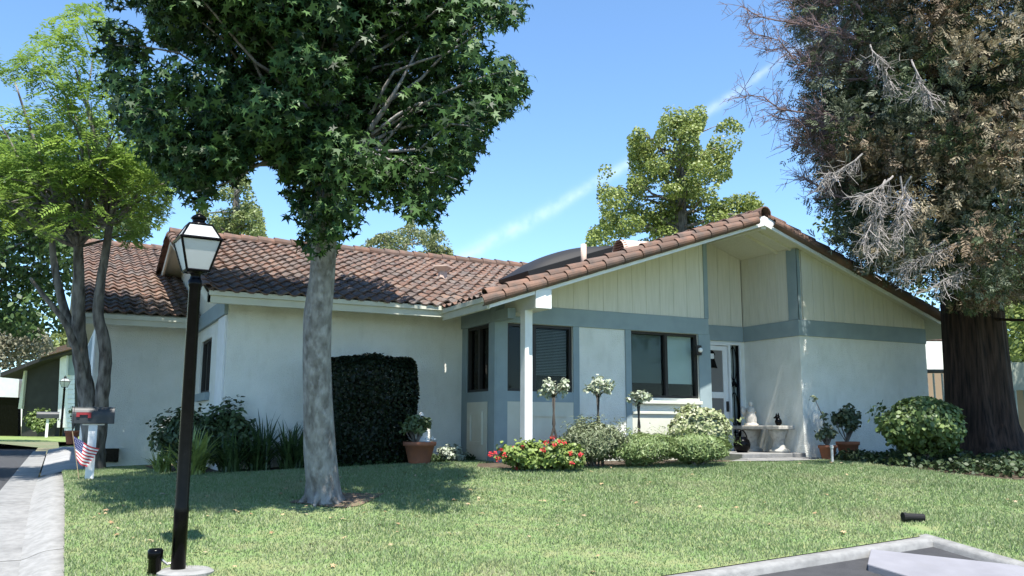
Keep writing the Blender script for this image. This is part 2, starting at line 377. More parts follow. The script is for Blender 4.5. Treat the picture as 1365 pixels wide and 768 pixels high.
def litter():
    n = 260; X = rng.uniform(.4, 11.5, n); Y = rng.uniform(7, 13, n); near = rng.random(n) < .45; X[near] = 2.9+rng.normal(size=near.sum())*1.5; Y[near] = 10.4+rng.normal(size=near.sum())*1.1
    k = ~inpoly(X, Y, bed_left) & ~inpoly(X, Y, bed_front) & ~inpoly(X, Y, bed_right) & (Y > 6.9) & (X > .3); X, Y = X[k], Y[k]
    o = leaves('fallen_leaves', np.stack([X, Y, g(X, Y)+.03], 1), rng.uniform(.025, .05, len(X)), STAR, mat('dead_leaf', (.3, .2, .1), .8, island=[(.22, .13, .07), (.38, .27, .15), (.30, .24, .16)]), None, (0, 0, 2.5))
    tag(o, 'dry fallen leaves scattered over the lawn', 'leaf litter', kind='stuff')
litter()
# ------------------------------------------------------------------ the house
house = thing('house', 'single storey stucco house with tiled gable roof and blue grey trim', 'house', (8, 14.5, -.58))
FZ = -.75
def part(b, name, m, parent=None, smooth=False, bevel=0): return b.build(name, m, parent or house, smooth, bevel)
T_front = lambda Y: (lambda a, d, z: (a, Y-d, z))             # wall facing the camera, d = proud of wall
T_west = lambda X: (lambda a, d, z: (X-d, a, z))              # wall facing the street on the left
XL0, XB, XE0, XC, XR = 2.28, 6.29, 10.68, 12.22, 15.67
YL, YG, YD, YR = 14.26, 12.92, 13.68, 12.17
SL = .338
def gz(X): return 1.86+SL*(min(X, 22.34-X)-5.69)            # underside of gable roof deck at X (ridge at X = 11.17)
def wall_with_holes(T, a0, a1, z0, z1, holes, th=.18, m=STUCCO):
    b = MB(T); holes = sorted(holes); c = a0
    for (h0, h1, w0, w1) in holes:
        if h0 > c: b.box(c, h0, -th, 0, z0, z1)
        if w0 > z0: b.box(h0, h1, -th, 0, z0, w0)
        if w1 < z1: b.box(h0, h1, -th, 0, w1, z1)
        c = h1
    if c < a1: b.box(c, a1, -th, 0, z0, z1)
    return part(b, 'wall', m)
# left wing
wall_with_holes(T_front(YL), XL0, XB-.002, FZ, 2.16, [])
wall_with_holes(T_west(XL0), YL+.182, 24.4, FZ, 1.98, [(15.80, 17.02, .55, 1.5)])
wall_with_holes(T_west(XB), YG+.182, YL+.3, FZ, 1.98, [(13.15, 14.08, .57, 1.69)], m=BLUE)
wall_with_holes(T_front(YG), XB, XE0, FZ, 1.69, [(6.5, 7.75, .57, 1.688), (8.94, 10.44, .51, 1.688)])
wall_with_holes(T_front(YD), XE0, XC, FZ, 1.69, [(10.85, 12.12, -.46, 1.66)])
b = MB(); b.box(XE0-.15, XE0, YG+.182, YD+.17, FZ, 2.0); part(b, 'wall', STUCCO)
b = MB(); b.box(XC, XC+.18, YR+.182, 24, FZ, 1.69); part(b, 'wall', STUCCO)
wall_with_holes(T_front(YR), XC, XR, FZ, 1.69, [])
b = MB(); b.box(XR-.18, XR, YR+.182, 24.4, FZ, 1.98); part(b, 'wall', STUCCO)
b = MB(); b.box(XL0, XR, 24.4, 24.6, FZ, 1.9); part(b, 'wall', STUCCO)
# blue band and posts
def trim(T, a0, a1, z0, z1, p=.028): return MB(T).box(a0, a1, .002, p, z0, z1)
part(MB(T_front(YG)).box(XB-.03, XE0, -.18, .03, 1.69, 1.99), 'band_beam', BLUE, bevel=.005)
part(MB(T_front(YD)).box(XE0+.001, XC-.03, -.18, .03, 1.69, 1.99), 'band_beam', BLUE, bevel=.005)
part(MB(T_west(XC)).box(YR-.028, YD-.031, -.18, .03, 1.69, 1.99), 'band_beam', BLUE, bevel=.005)
part(MB(T_front(YR)).box(XC+.181, XR, -.18, .028, 1.69, 1.99), 'band_beam', BLUE, bevel=.005)
for a0, a1, z0 in ((XB+.001, 6.5, FZ), (7.75, 7.87, FZ), (8.82, 8.94, FZ), (10.44, XE0+.03, FZ)):
    part(trim(T_front(YG), a0, a1, z0, 1.689), 'post_trim', BLUE, bevel=.004)
part(trim(T_front(YG), 6.5, 7.75, .40, .57, .024), 'apron_trim', BLUE)
part(trim(T_front(YG), 6.5, 7.75, FZ, .40, .02), 'panel', CREAM)
pn = part(MB(T_front(YG)).box(6.85, 7.6, .021, .04, .16, .2), 'moulding', CREAM)
part(MB(T_west(XB)).box(13.2, 13.98, .002, .02, -.55, .40), 'panel', CREAM)
b = MB(T_west(XB))
for r in ((13.33, 13.38, -.3, .24), (13.78, 13.83, -.3, .24), (13.38, 13.78, .19, .24), (13.38, 13.78, -.3, -.25)): b.box(r[0], r[1], .021, .05, r[2], r[3])
part(b, 'moulding', CREAM)
b = MB(T_front(YG)); b.box(8.94, 10.44, .02, .10, .40, .46); b.box(8.94, 10.44, .02, .06, .22, .27); b.box(8.94, 10.44, .002, .03, FZ, .22); part(b, 'window_ledge', CREAM, bevel=.006)
part(MB(T_west(XB)).box(YG-.03, YG+.2, .002, .028, FZ, 1.689), 'post_trim', BLUE)
part(MB(T_west(XB)).box(YG+.185, YL-.002, .002, .03, 1.691, 1.97), 'band_beam', BLUE)
# gable siding: separate boards
def siding(T, a0, a1, zbot, topf, step=.305, name='siding'):
    b = MB(T); a = a0
    while a < a1-.01:
        e = min(a+step-.012, a1)
        b.prism([(a, -.1, zbot), (e, -.1, zbot), (e, -.1, topf(e)), (a, -.1, topf(a))], [(a, .01, zbot), (e, .01, zbot), (e, .01, topf(e)), (a, .01, topf(a))])
        if e < a1: b.prism([(e, -.1, zbot), (e+.012, -.1, zbot), (e+.012, -.1, topf(e)), (e, -.1, topf(e))], [(e, .003, zbot), (e+.012, .003, zbot), (e+.012, .003, topf(e)), (e, .003, topf(e))])
        a += step
    return part(b, name, SIDING)
siding(T_front(YG), 6.55, 10.66, 1.995, lambda a: gz(a)+.01)
siding(T_front(YD), XE0+.0, XC-.03, 1.995, lambda a: gz(a)+.01)
siding(T_west(XC), YR-.005, YD, 1.995, lambda a: gz(XC)+.0, .26)
siding(T_front(YR), XC+.12, XR-.0, 1.995, lambda a: gz(a)+.01, .27)
part(MB(T_front(YG)).box(10.60, 10.69, -.1, .03, 1.995, gz(10.6)-.01), 'gable_post', BLUE)
part(MB(T_west(XC)).box(YR-.03, YR+.22, .012, .03, 1.995, gz(XC)-.02), 'gable_post', BLUE)
part(MB(T_front(YR)).box(XC-.028, XC+.06, .012, .03, 1.995, gz(XC)-.02), 'gable_post', BLUE)
# left end of left wing: siding above, blue beam, frame
siding(T_west(XL0), YL+.0, 24.3, 1.98, lambda a: 1.9+SL*(min(a, 38.7-a)-13.6), .26)
part(MB(T_west(XL0)).box(YL-.002, 20.5, .003, .06, 1.72, 1.98), 'band_beam', BLUE)
part(MB(T_west(XL0)).box(15.72, 17.1, .003, .07, .42, .55), 'window_sill', BLUE)
part(MB(T_west(XL0)).box(YL+.06, 15.0, .003, .03, FZ, 1.715), 'corner_board', WHITE)
# windows
def window(T, a0, a1, z0, z1, split=.5, shades=('blind', 'blind'), low=.0):
    b = MB(T); fw = .045
    b.box(a0, a0+fw, -.13, -.03, z0, z1); b.box(a1-fw, a1, -.13, -.03, z0, z1)
    b.box(a0+fw, a1-fw, -.13, -.03, z1-fw, z1); b.box(a0+fw, a1-fw, -.13, -.03, z0, z0+fw)
    m = a0+(a1-a0)*split; b.box(m-.03, m+.03, -.12, -.025, z0+fw, z1-fw)
    w = part(b, 'window', BRONZE)
    def sub(bb, nm, mm): return bb.build(nm, mm, w)
    for c0, c1, sh in ((a0+fw, m-.03, shades[0]), (m+.03, a1-fw, shades[1])):
        sub(MB(T).box(c0, c1, -.085, -.08, z0+fw, z1-fw), 'pane', GLASS)
        if sh == 'blind':
            bb = MB(T); z = z0+.28
            while z < z1-.08:
                bb.prism([(c0, -.125, z), (c1, -.125, z), (c1, -.15, z+.016), (c0, -.15, z+.016)], [(c0, -.125, z+.003), (c1, -.125, z+.003), (c1, -.15, z+.019), (c0, -.15, z+.019)]); z += .026
            sub(bb, 'blind', BLIND)
        elif sh == 'shade':
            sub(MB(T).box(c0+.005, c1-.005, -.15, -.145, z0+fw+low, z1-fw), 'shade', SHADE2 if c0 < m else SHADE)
    bx = MB(T)
    for q in ([(a0, -1.2, z0), (a1, -1.2, z0), (a1, -1.2, z1), (a0, -1.2, z1)], [(a0, -.19, z0), (a0, -1.2, z0), (a0, -1.2, z1), (a0, -.19, z1)], [(a1, -.19, z0), (a1, -1.2, z0), (a1, -1.2, z1), (a1, -.19, z1)], [(a0, -.19, z0), (a1, -.19, z0), (a1, -1.2, z0), (a0, -1.2, z0)], [(a0, -.19, z1), (a1, -.19, z1), (a1, -1.2, z1), (a0, -1.2, z1)]): bx.face(q)
    sub(bx, 'interior', DARK); return w
window(T_front(YG), 6.5, 7.75, .57, 1.688, .42, ('none', 'blind'))
w2 = window(T_front(YG), 8.94, 10.44, .51, 1.688, .53, ('shade', 'shade'), .22)
window(T_west(XB), 13.15, 14.08, .57, 1.688, .5, ('none', 'none'))
window(T_west(XL0), 15.80, 17.02, .55, 1.5, .5, ('none', 'shade'))
# porch light beside the entry, on the right post of window two
pl = part(MB(T_front(YG)).box(10.33, 10.45, .03, .10, 1.30, 1.48), 'porch_light', BRONZE, bevel=.01)
b = MB(); b.blob((10.40, YG-.12, 1.39), .045); b.build('bulb', mat('milk_glass', (.85, .85, .82), .2), pl, True)
# entry door: white frame, screen door, sidelight grille
T = T_front(YD)
b = MB(T)
b.box(10.85, 10.90, -.1, .02, -.46, 1.66); b.box(11.80, 11.85, -.1, .02, -.46, 1.66); b.box(12.08, 12.12, -.1, .02, -.46, 1.66)
b.box(10.90, 11.80, -.1, .02, 1.60, 1.66); b.box(11.85, 12.08, -.1, .02, 1.62, 1.66)
dr = part(b, 'door_frame', WHITE)
b = MB(T); b.box(10.905, 11.0, -.06, -.02, -.44, 1.59); b.box(11.68, 11.795, -.06, -.02, -.44, 1.59); b.box(11.0, 11.68, -.06, -.02, 1.50, 1.59); b.box(11.0, 11.68, -.06, -.02, .56, .68); b.box(11.0, 11.68, -.06, -.02, -.44, -.1)
door = part(b, 'screen_door', WHITE, bevel=.004)
b = MB(T); b.box(11.0, 11.68, -.045, -.04, .68, 1.50); b.box(11.0, 11.68, -.045, -.04, -.1, .56); b.build('screen', mat('screen_mesh', (.20, .19, .175), .6, var=(.16, .15, .14), scale=200), door)
MB(T).box(11.73, 11.76, -.02, .03, .3, .5).build('handle', BRONZE, door)
b = MB(T); fan = [(11.2+.30*math.cos(a), 1.40+.15*math.sin(a)) for a in np.linspace(0, math.pi, 12)]
b.prism([(x, -.036, z) for x, z in fan], [(x, -.028, z) for x, z in fan])
low = [(11.0, 1.17), (11.55, 1.15), (11.47, 1.36), (11.0, 1.34)]; b.prism([(x, -.037, z) for x, z in low], [(x, -.03, z) for x, z in low])
b.build('decoration', BLACK, door)
MB(T).box(11.12, 11.46, -.026, -.018, 1.33, 1.43).build('notice', WHITE, door)
b = MB(T); b.box(11.852, 12.078, -.09, -.08, -.44, 1.62); sl = part(b, 'sidelight', mat('sidelight_glass', (.38, .43, .40), .25, var=(.30, .35, .33), scale=6, spec=.5))
b = MB(T)
for c in ((11.95, 1.25, .085, .33), (11.95, .35, .085, .33)):
    b.tube([(c[0]+c[2]*math.cos(t), -.03, c[1]+c[3]*math.sin(t)) for t in np.linspace(0, 6.28, 25)], .011, 6)
for x in (11.95, 12.06): b.tube([(x, -.03, -.44), (x, -.03, 1.61)], .012 if x < 12 else .03, 6)
b.tube([(11.88, -.03, .8), (11.95, -.02, .9), (12.02, -.03, .8)], .03, 6); b.tube([(11.86, -.03, -.1), (12.06, -.03, -.1)], .012, 6)
b.build('grille', BLACK, sl, True)

# roof decks with cream soffit
YK = 11.85
deck = MB()
XRG = 11.17
def slope_slab(b, x0, x1, y0, y1, th=.06):
    b.prism([(x0, y0, gz(x0)), (x1, y0, gz(x1)), (x1, y1, gz(x1)), (x0, y1, gz(x0))], [(x0, y0, gz(x0)+th), (x1, y0, gz(x1)+th), (x1, y1, gz(x1)+th), (x0, y1, gz(x0)+th)])
slope_slab(deck, 5.69, XRG, YK+.03, 13.66); slope_slab(deck, XRG, 16.62, YK+.03, 18)
def lz(Y): return 1.90+SL*(min(Y, 38.7-Y)-13.6)
deck.prism([(7.0, 13.66, gz(7.0)), (XRG, 13.66, gz(XRG)), (XRG, 18, gz(XRG)), (10.1, 18, gz(10.1))], [(7.0, 13.66, gz(7.0)+.06), (XRG, 13.66, gz(XRG)+.06), (XRG, 18, gz(XRG)+.06), (10.1, 18, gz(10.1)+.06)])
roof_main = part(deck, 'roof', SIDING)
deck = MB()
for (ya, yb, x0, x1) in ((13.63, 19.35, 1.9, 5.75), (13.63, 19.35, 5.75, 5.9), (19.35, 25.1, 1.9, 16.2)):
    deck.prism([(x0, ya, lz(ya)), (x1, ya, lz(ya)), (x1, yb, lz(yb)), (x0, yb, lz(yb))], [(x0, ya, lz(ya)+.06), (x1, ya, lz(ya)+.06), (x1, yb, lz(yb)+.06), (x0, yb, lz(yb)+.06)])
deck.prism([(5.9, 14.2, lz(14.2)), (16.2, 19.35, lz(19.35)), (5.9, 19.35, lz(19.35))], [(5.9, 14.2, lz(14.2)+.06), (16.2, 19.35, lz(19.35)+.06), (5.9, 19.35, lz(19.35)+.06)])
roof_left = part(deck, 'roof', CREAM)

def tiles(name, O, eu, ev, nu, nv, keep, parent, tw=.215, tl=.36):
    O, eu, ev = (np.array(a, float) for a in (O, eu, ev)); en = np.cross(eu, ev); en /= np.linalg.norm(en)
    if en[2] < 0: en = -en
    U = np.linspace(0, 1, 9); H = .012+.043*np.clip(np.cos((U-.36)*2*math.pi)*.62+.38, 0, 1)
    V = []
    for j in range(nv):
        for i in range(nu):
            u0, v0 = i*tw, j*tl
            P = O+eu*(u0+tw/2)+ev*(v0+tl/2)
            if not keep(P): continue
            jl = random.gauss(0, .012)-(.05 if random.random() < .012 else 0); jh = random.gauss(0, .004)
            lo = [O+eu*(u0+U[k]*tw*1.02)+ev*(v0+jl)+en*(H[k]+.036+jh) for k in range(9)]
            hi = [O+eu*(u0+U[k]*tw*1.02)+ev*(v0+tl+.05)+en*(H[k]+jh) for k in range(9)]
            bt = [p-en*.026 for p in lo]
            V.append((lo, hi, bt))
    b = MB()
    for lo, hi, bt in V:
        a = [b.pt(p) for p in lo]; h = [b.pt(p) for p in hi]; c = [b.pt(p) for p in bt]
        for k in range(8): b.idx([a[k], a[k+1], h[k+1], h[k]]); b.idx([c[k], c[k+1], a[k+1], a[k]])
    o = b.build(name, TILE, parent); me = o.data
    return o
cs = 1/math.hypot(1, SL)
U0 = .07
tiles('roof_tiles', (1.86, 13.5, lz(13.5)+U0), (1, 0, 0), (0, cs, SL*cs), 67, 17, lambda P: P[0]-5.69 < P[1]-13.6+.05 and P[1] < 19.35, roof_left)
tiles('roof_tiles', (5.60, 19.6, gz(5.60)+U0), (0, -1, 0), (cs, 0, SL*cs), 36, 16, lambda P: P[0]-5.69 > P[1]-13.6-.18 and P[1] > YK+.05 and P[0] < XRG, roof_main)
tiles('roof_tiles', (16.7, YK+.1, gz(16.7)+U0), (0, 1, 0), (-cs, 0, SL*cs), 30, 16, lambda P: P[0] > XRG, roof_main)
# rake tiles: two overlapping rows of barrel pieces up each rake, and ridge caps
def barrel(b, p0, p1, up, side, r0, r1, half=True, a0=-.2, a1=math.pi+.2):
    n = 9; rings = []
    for p, r in ((p0, r0), (p1, r1)):
        rings.append([b.pt(np.array(p)+np.array(side)*r*math.cos(t)+np.array(up)*r*math.sin(t)) for t in np.linspace(a0, a1, n)])
    for k in range(n-1): b.idx([rings[0][k], rings[0][k+1], rings[1][k+1], rings[1][k]])
    inner = [b.pt(np.array(p0)+np.array(side)*(r0-.018)*math.cos(t)+np.array(up)*(r0-.018)*math.sin(t)) for t in np.linspace(a0, a1, n)]
    for k in range(n-1): b.idx([inner[k], inner[k+1], rings[0][k+1], rings[0][k]])
def rake_row(sx, n=15):
    b = MB(); L = 5.72/n
    nrm = np.array([-sx*SL*cs, 0, cs])
    for k in range(n):
        x0 = (5.62 if sx > 0 else 16.72)+sx*k*L*cs*1.0; x1 = x0+sx*(L+.05)*cs
        p0 = np.array([x0, YK+.06, gz(x0)+.115]); p1 = np.array([x1, YK+.06, gz(x1)+.10])
        barrel(b, p0, p1, nrm, (0, 1, 0), .105, .085)
        q0 = np.array([x0-sx*.1, YK-.03, gz(x0-sx*.1)+.045]); q1 = np.array([x1-sx*.1, YK-.03, gz(x1-sx*.1)+.03])
        barrel(b, q0, q1, (0, -1, 0), nrm, .088, .07)
    return b
rake_row(1).build('rake_tiles', TRIMTILE, roof_main); rake_row(-1).build('rake_tiles', TRIMTILE, roof_main)
b = MB()
for k in range(19): barrel(b, (XRG, YK-.05+k*.36, gz(XRG)+.12), (XRG, YK+.36+k*.36, gz(XRG)+.105), (0, 0, 1), (1, 0, 0), .13, .11)
b.build('ridge_tiles', TRIMTILE, roof_main)
b = MB()
for k in range(38): barrel(b, (1.82+k*.36, 19.35, lz(19.35)+.12), (2.22+k*.36, 19.35, lz(19.35)+.105), (0, 0, 1), (0, 1, 0), .13, .11)
b.build('ridge_tiles', TRIMTILE, roof_left)
# left-wing west rake edge (dark barge board + soffit)
def lw_barge(b, x0, x1, th, z0):
    for ya, yb in ((13.55, 19.35), (19.35, 25.1)):
        b.prism([(x0, ya, lz(ya)-z0), (x1, ya, lz(ya)-z0), (x1, yb, lz(yb)-z0), (x0, yb, lz(yb)-z0)], [(x0, ya, lz(ya)-z0+th), (x1, ya, lz(ya)-z0+th), (x1, yb, lz(yb)-z0+th), (x0, yb, lz(yb)-z0+th)])
b = MB(); lw_barge(b, 1.86, 1.90, .16, .11); b.build('barge_board', CREAM, roof_left)
b = MB()
for k in range(32):
    for s in (1, -1):
        y0 = 13.5+k*.183 if s > 0 else 25.2-k*.183
        if k % 2 == 0: barrel(b, (1.84, y0, lz(y0)+.11), (1.84, y0+s*.42, lz(y0+s*.42)+.1), (0, -s*SL*cs, cs), (1, 0, 0), .10, .085)
b.build('rake_tiles', TRIMTILE, roof_left)
# fascias and gutters
b = MB(); b.box(1.86, 5.66, 13.55, 13.6, 1.79, 1.945); b.box(1.88, 5.62, 13.51, 13.548, 1.90, 1.975); b.build('fascia', CREAM, roof_left, bevel=.004)
b = MB(); b.box(5.63, 5.68, YK+.01, 13.6, 1.74, 1.90); b.box(5.59, 5.628, YK+.04, 13.56, 1.85, 1.925); b.build('fascia', CREAM, roof_main, bevel=.004)
b = MB()
for x0, x1 in ((5.66, XRG), (16.66, XRG)):
    b.prism([(x0, YK-.01, gz(x0)-.10), (x1, YK-.01, gz(x1)-.10), (x1, YK-.01, gz(x1)+.075), (x0, YK-.01, gz(x0)+.075)], [(x0, YK+.028, gz(x0)-.10), (x1, YK+.028, gz(x1)-.10), (x1, YK+.028, gz(x1)+.075), (x0, YK+.028, gz(x0)+.075)])
b.build('fascia', WHITE, roof_main)
# lookout rafters and board gaps under the porch roof
b = MB()
for y in (12.25, 12.62):
    b.prism([(XRG, y, gz(XRG)-.05), (XC+.0, y, gz(XC)-.05), (XC, y+.05, gz(XC)-.05), (XRG, y+.05, gz(XRG)-.05)], [(XRG, y, gz(XRG)+.001), (XC, y, gz(XC)+.001), (XC, y+.05, gz(XC)+.001), (XRG, y+.05, gz(XRG)+.001)])
b.build('rafter', SIDING, roof_main)
b = MB(); b.box(XRG-.06, XRG+.06, YK+.03, YD, gz(XRG)-.16, gz(XRG)-.03); b.build('ridge_beam', SIDING, roof_main)
# side beam carried by the porch post
part(MB().box(6.44, 6.72, YK-.03, 14.2, 1.80, 2.10), 'porch_beam', WHITE, bevel=.006)
part(MB().box(6.41, 6.545, 12.12, 12.28, FZ, 1.80), 'porch_post', WHITE, bevel=.006)
# lintel under the beam at the bay corner
part(MB().box(XB-.03, 6.4, YG-.5, YG-.032, 1.70, 1.86), 'lookout', BLUE)
# roof vents, pipe, skylight dome
def on_lw(px, py):
    r = ray(px, py); t = (lz(13.6)+.1-SL*13.6)/(r[2]-SL*r[1]); return r*t
p = on_lw(590, 372); PINK = mat('pink_vent', (.56, .43, .36), .8, var=(.48, .37, .31), scale=8)
b = MB(); b.tube([p+(0, 0, -.1), p+(0, 0, .14)], [.11, .09], 10); b.lathe(p+(0, 0, .14), [(.09, 0), (.21, .10), (.21, .13), (.02, .14)], 4); b.build('roof_vent', PINK, roof_left)
xk = 8.05
def gp(X, Y, h=.0): return np.array([X, Y, gz(X)+.13+h])
q = onY(778, 336, 14.2)
b = MB(); b.tube([(q[0], 14.2, gz(q[0])), (q[0], 14.2, q[2]+.15)], .055, 12); b.lathe((q[0], 14.2, gz(q[0])+.08), [(.12, 0), (.07, .1), (.05, .12)], 12); b.build('vent_pipe', PINK, roof_main, True)
q = onY(836, 330, 13.2)
b = MB(); zc = gz(q[0])+.12
for k in range(2):
    pass
arc = [(.2*math.cos(t), .24*math.sin(t)) for t in np.linspace(0, math.pi, 11)]
fr = [(q[0]-.2, 13.2+a, zc+h) for a, h in arc]; bk = [(q[0]+.55, 13.2+a*.9, zc+.23+h*.12) for a, h in arc]
for i in range(10): b.face([fr[i], fr[i+1], bk[i+1], bk[i]])
dv = b.build('dormer_vent', PINK, roof_main)
b = MB()
for k in range(5):
    h = .02+k*.045; wd = .2*math.sqrt(max(0, 1-(h/.24)**2)); b.prism([(q[0]-.19, 13.2-wd, zc+h), (q[0]-.12, 13.2-wd, zc+h+.03), (q[0]-.12, 13.2+wd, zc+h+.03), (q[0]-.19, 13.2+wd, zc+h)], [(q[0]-.19, 13.2-wd, zc+h+.008), (q[0]-.12, 13.2-wd, zc+h+.038), (q[0]-.12, 13.2+wd, zc+h+.038), (q[0]-.19, 13.2+wd, zc+h+.008)])
b.build('louvre', mat('pink_louvre', (.36, .17, .12), .8), dv)
# large domed skylight on the left slope of the gable roof
SX0, SX1, SY0, SY1 = 8.05, 10.15, 15.0, 16.3
def sp(u, v, h): X = SX0+(SX1-SX0)*u; return np.array([X-h*SL*cs, SY0+(SY1-SY0)*v, gz(X)+.16+h*cs])
b = MB(); b.prism([sp(0, 0, -.1), sp(1, 0, -.1), sp(1, 1, -.1), sp(0, 1, -.1)], [sp(0, 0, .2), sp(1, 0, .2), sp(1, 1, .2), sp(0, 1, .2)])
sk = b.build('skylight', mat('skylight_frame', (.012, .013, .014), .5), roof_main, bevel=.01)
b = MB(); n = 20; ids = [[b.pt(sp(.01+.98*i/n, .01+.98*j/n,   .2+.21*(max(0, 1-abs(2*i/n-1)**2.2)**.8)*(max(0, 1-abs(2*j/n-1)**2.6)**.6))) for j in range(n+1)] for i in range(n+1)]
for i in range(n):
    for j in range(n): b.idx([ids[i][j], ids[i+1][j], ids[i+1][j+1], ids[i][j+1]])
b.build('dome', mat('smoked_dome', (.022, .022, .023), .6, spec=.2), sk, True)

# garage wing at the left, behind
def wz(Y): return 1.88+SL*(Y-17.05)
wall_with_holes(T_front(17.72), .55, 2.27, FZ-.2, 2.0, [])
b = MB(); b.box(.55, .73, 17.902, 25, FZ-.2, 1.9); part(b, 'wall', STUCCO)
part(MB(T_west(.55)).box(17.73, 19.2, .003, .03, FZ-.2, 1.75), 'corner_board', WHITE)
part(MB(T_west(.55)).box(19.2, 22.5, .003, .03, .95, 1.75), 'band_beam', BLUE)
b = MB(); b.prism([(.12, 17.1, wz(17.1)), (2.25, 17.1, wz(17.1)), (2.25, 24.8, wz(24.8)), (.12, 24.8, wz(24.8))], [(.12, 17.1, wz(17.1)+.06), (2.25, 17.1, wz(17.1)+.06), (2.25, 24.8, wz(24.8)+.06), (.12, 24.8, wz(24.8)+.06)])
b.prism([(2.25, 21.1, wz(21.1)), (8, 24.8, wz(24.8)), (2.25, 24.8, wz(24.8))], [(2.25, 21.1, wz(21.1)+.06), (8, 24.8, wz(24.8)+.06), (2.25, 24.8, wz(24.8)+.06)])
b.prism([(.12, 24.8, wz(24.8)), (8, 24.8, wz(24.8)), (8, 31, wz(18.6)), (.12, 31, wz(18.6))], [(.12, 24.8, wz(24.8)+.06), (8, 24.8, wz(24.8)+.06), (8, 31, wz(18.6)+.06), (.12, 31, wz(18.6)+.06)])
roof_g = part(b, 'roof', CREAM)
tiles('roof_tiles', (.1, 17.0, wz(17.0)+U0), (1, 0, 0), (0, cs, SL*cs), 18, 23, lambda P: P[0] < 2.25+max(0, (P[1]-20.4)*.7) and P[1] < 24.8, roof_g)
b = MB()
for k in range(12): barrel(b, (.1+k*.36, 24.8, wz(24.8)+.12), (.5+k*.36, 24.8, wz(24.8)+.105), (0, 0, 1), (0, 1, 0), .13, .11)
b.build('ridge_tiles', TRIMTILE, roof_g)
b = MB(); b.box(.12, 2.2, 17.05, 17.1, 1.75, 1.9); b.box(.14, 2.2, 17.01, 17.048, 1.85, 1.925); b.build('fascia', CREAM, roof_g)
b = MB(); b.box(.75, 1.05, 17.6, 17.715, -.66, -.42); part(b, 'black_base_block', BLACK)  # small black block at the foot of the garage wall

# ------------------------------------------------------------------ lamp posts
def lamp(base, H, s, label, yaw=.35, detailed=True):
    base = np.asarray(base, float)
    t = thing('street_lamp', label, 'street lamp', base)
    B = lambda: MB()
    p = B(); prof = [(.063, -.1), (.063, .5), (.066, .52), (.058, .56), (.053, H-.62), (.063, H-.6), (.063, H-.56), (.05, H-.54), (.045, H-.50), (.07, H-.485), (.1, H-.47)]
    p.lathe(base, [(r*s, z) for r, z in prof], 18); p.build('post', BLACK, t, True)
    zb, zr, zt = H-.47, H-.185, H-.045; wb, wr, wt = .098*s, .175*s, .10*s
    def ring(w, z, o=0):
        return [np.array([base[0]+w*math.sqrt(2)*math.cos(yaw+math.pi/4+k*math.pi/2), base[1]+w*math.sqrt(2)*math.sin(yaw+math.pi/4+k*math.pi/2), base[2]+z]) for k in range(4)]
    lo, mi, hi = ring(wb, zb), ring(wr, zr), ring(wt, zt)
    fr = B()
    for k in range(4):
        j = (k+1) % 4
        for a, c, r in ((lo[k], mi[k], .011), (mi[k], hi[k], .009), (lo[k], lo[j], .012), (mi[k], mi[j], .016), (hi[k], hi[j], .01)): fr.tube([a, c], r*s, 6)
    lan = fr.build('lantern', BLACK, t)
    MILK = mat('lantern_glass', (.62, .64, .63), .35, spec=.5, trans=.45)
    for k in range(4):
        j = (k+1) % 4
        q = B(); q.face([lo[k], lo[j], mi[j], mi[k]]); q.build('pane', MILK, lan)
        q = B(); q.face([mi[k], mi[j], hi[j], hi[k]]); q.build('roof_pane', MILK, lan)
    c = B(); c.lathe(base+(0, 0, zt), [(wt*1.1, 0), (wt*.9, .02), (.055*s, .035), (.06*s, .06), (.075*s, .07), (.055*s, .095), (.02*s, .115), (.008*s, .12), (.012*s, .14), (.001, .16)], 14); c.build('finial', BLACK, lan, True)
    return t
LB = gnd(237, 763)
lamp((LB[0], LB[1], g(LB[0], LB[1])), 3.13, 1.0, 'tall black street lamp with frosted lantern at the near edge of the lawn', .08)
b = MB(); b.lathe(G(LB[0]+.06, LB[1]-.03)-(0, 0, .1), [(.24, 0), (.24, .11), (.20, .13)], 20); tag(b.build('lamp_footing', CONCL), 'round pale concrete pad at the foot of the near lamp post', 'footing')
B0 = G(LB[0]-.19, LB[1]+.02)
t = thing('bollard_light', 'short black bollard chained to the near lamp post', 'bollard', B0)
b = MB(); b.lathe(B0, [(.055, -.1), (.055, .13), (.065, .135), (.065, .2), (.05, .215)], 14); b.build('body', BLACK, t, True)
b = MB(); b.tube([B0+(.05, 0, .12), B0+(.1, -.01, .08), B0+(.15, -.01, .09)], .012, 6); b.build('chain', mat('galvanised', (.3, .3, .3), .5, metal=.6), t)

# far lamp, far mailbox, neighbour house
fl = P3(81, 579, 43)
lamp(fl, 2.75, .95, 'distant black street lamp leaning by the far driveway', .6)

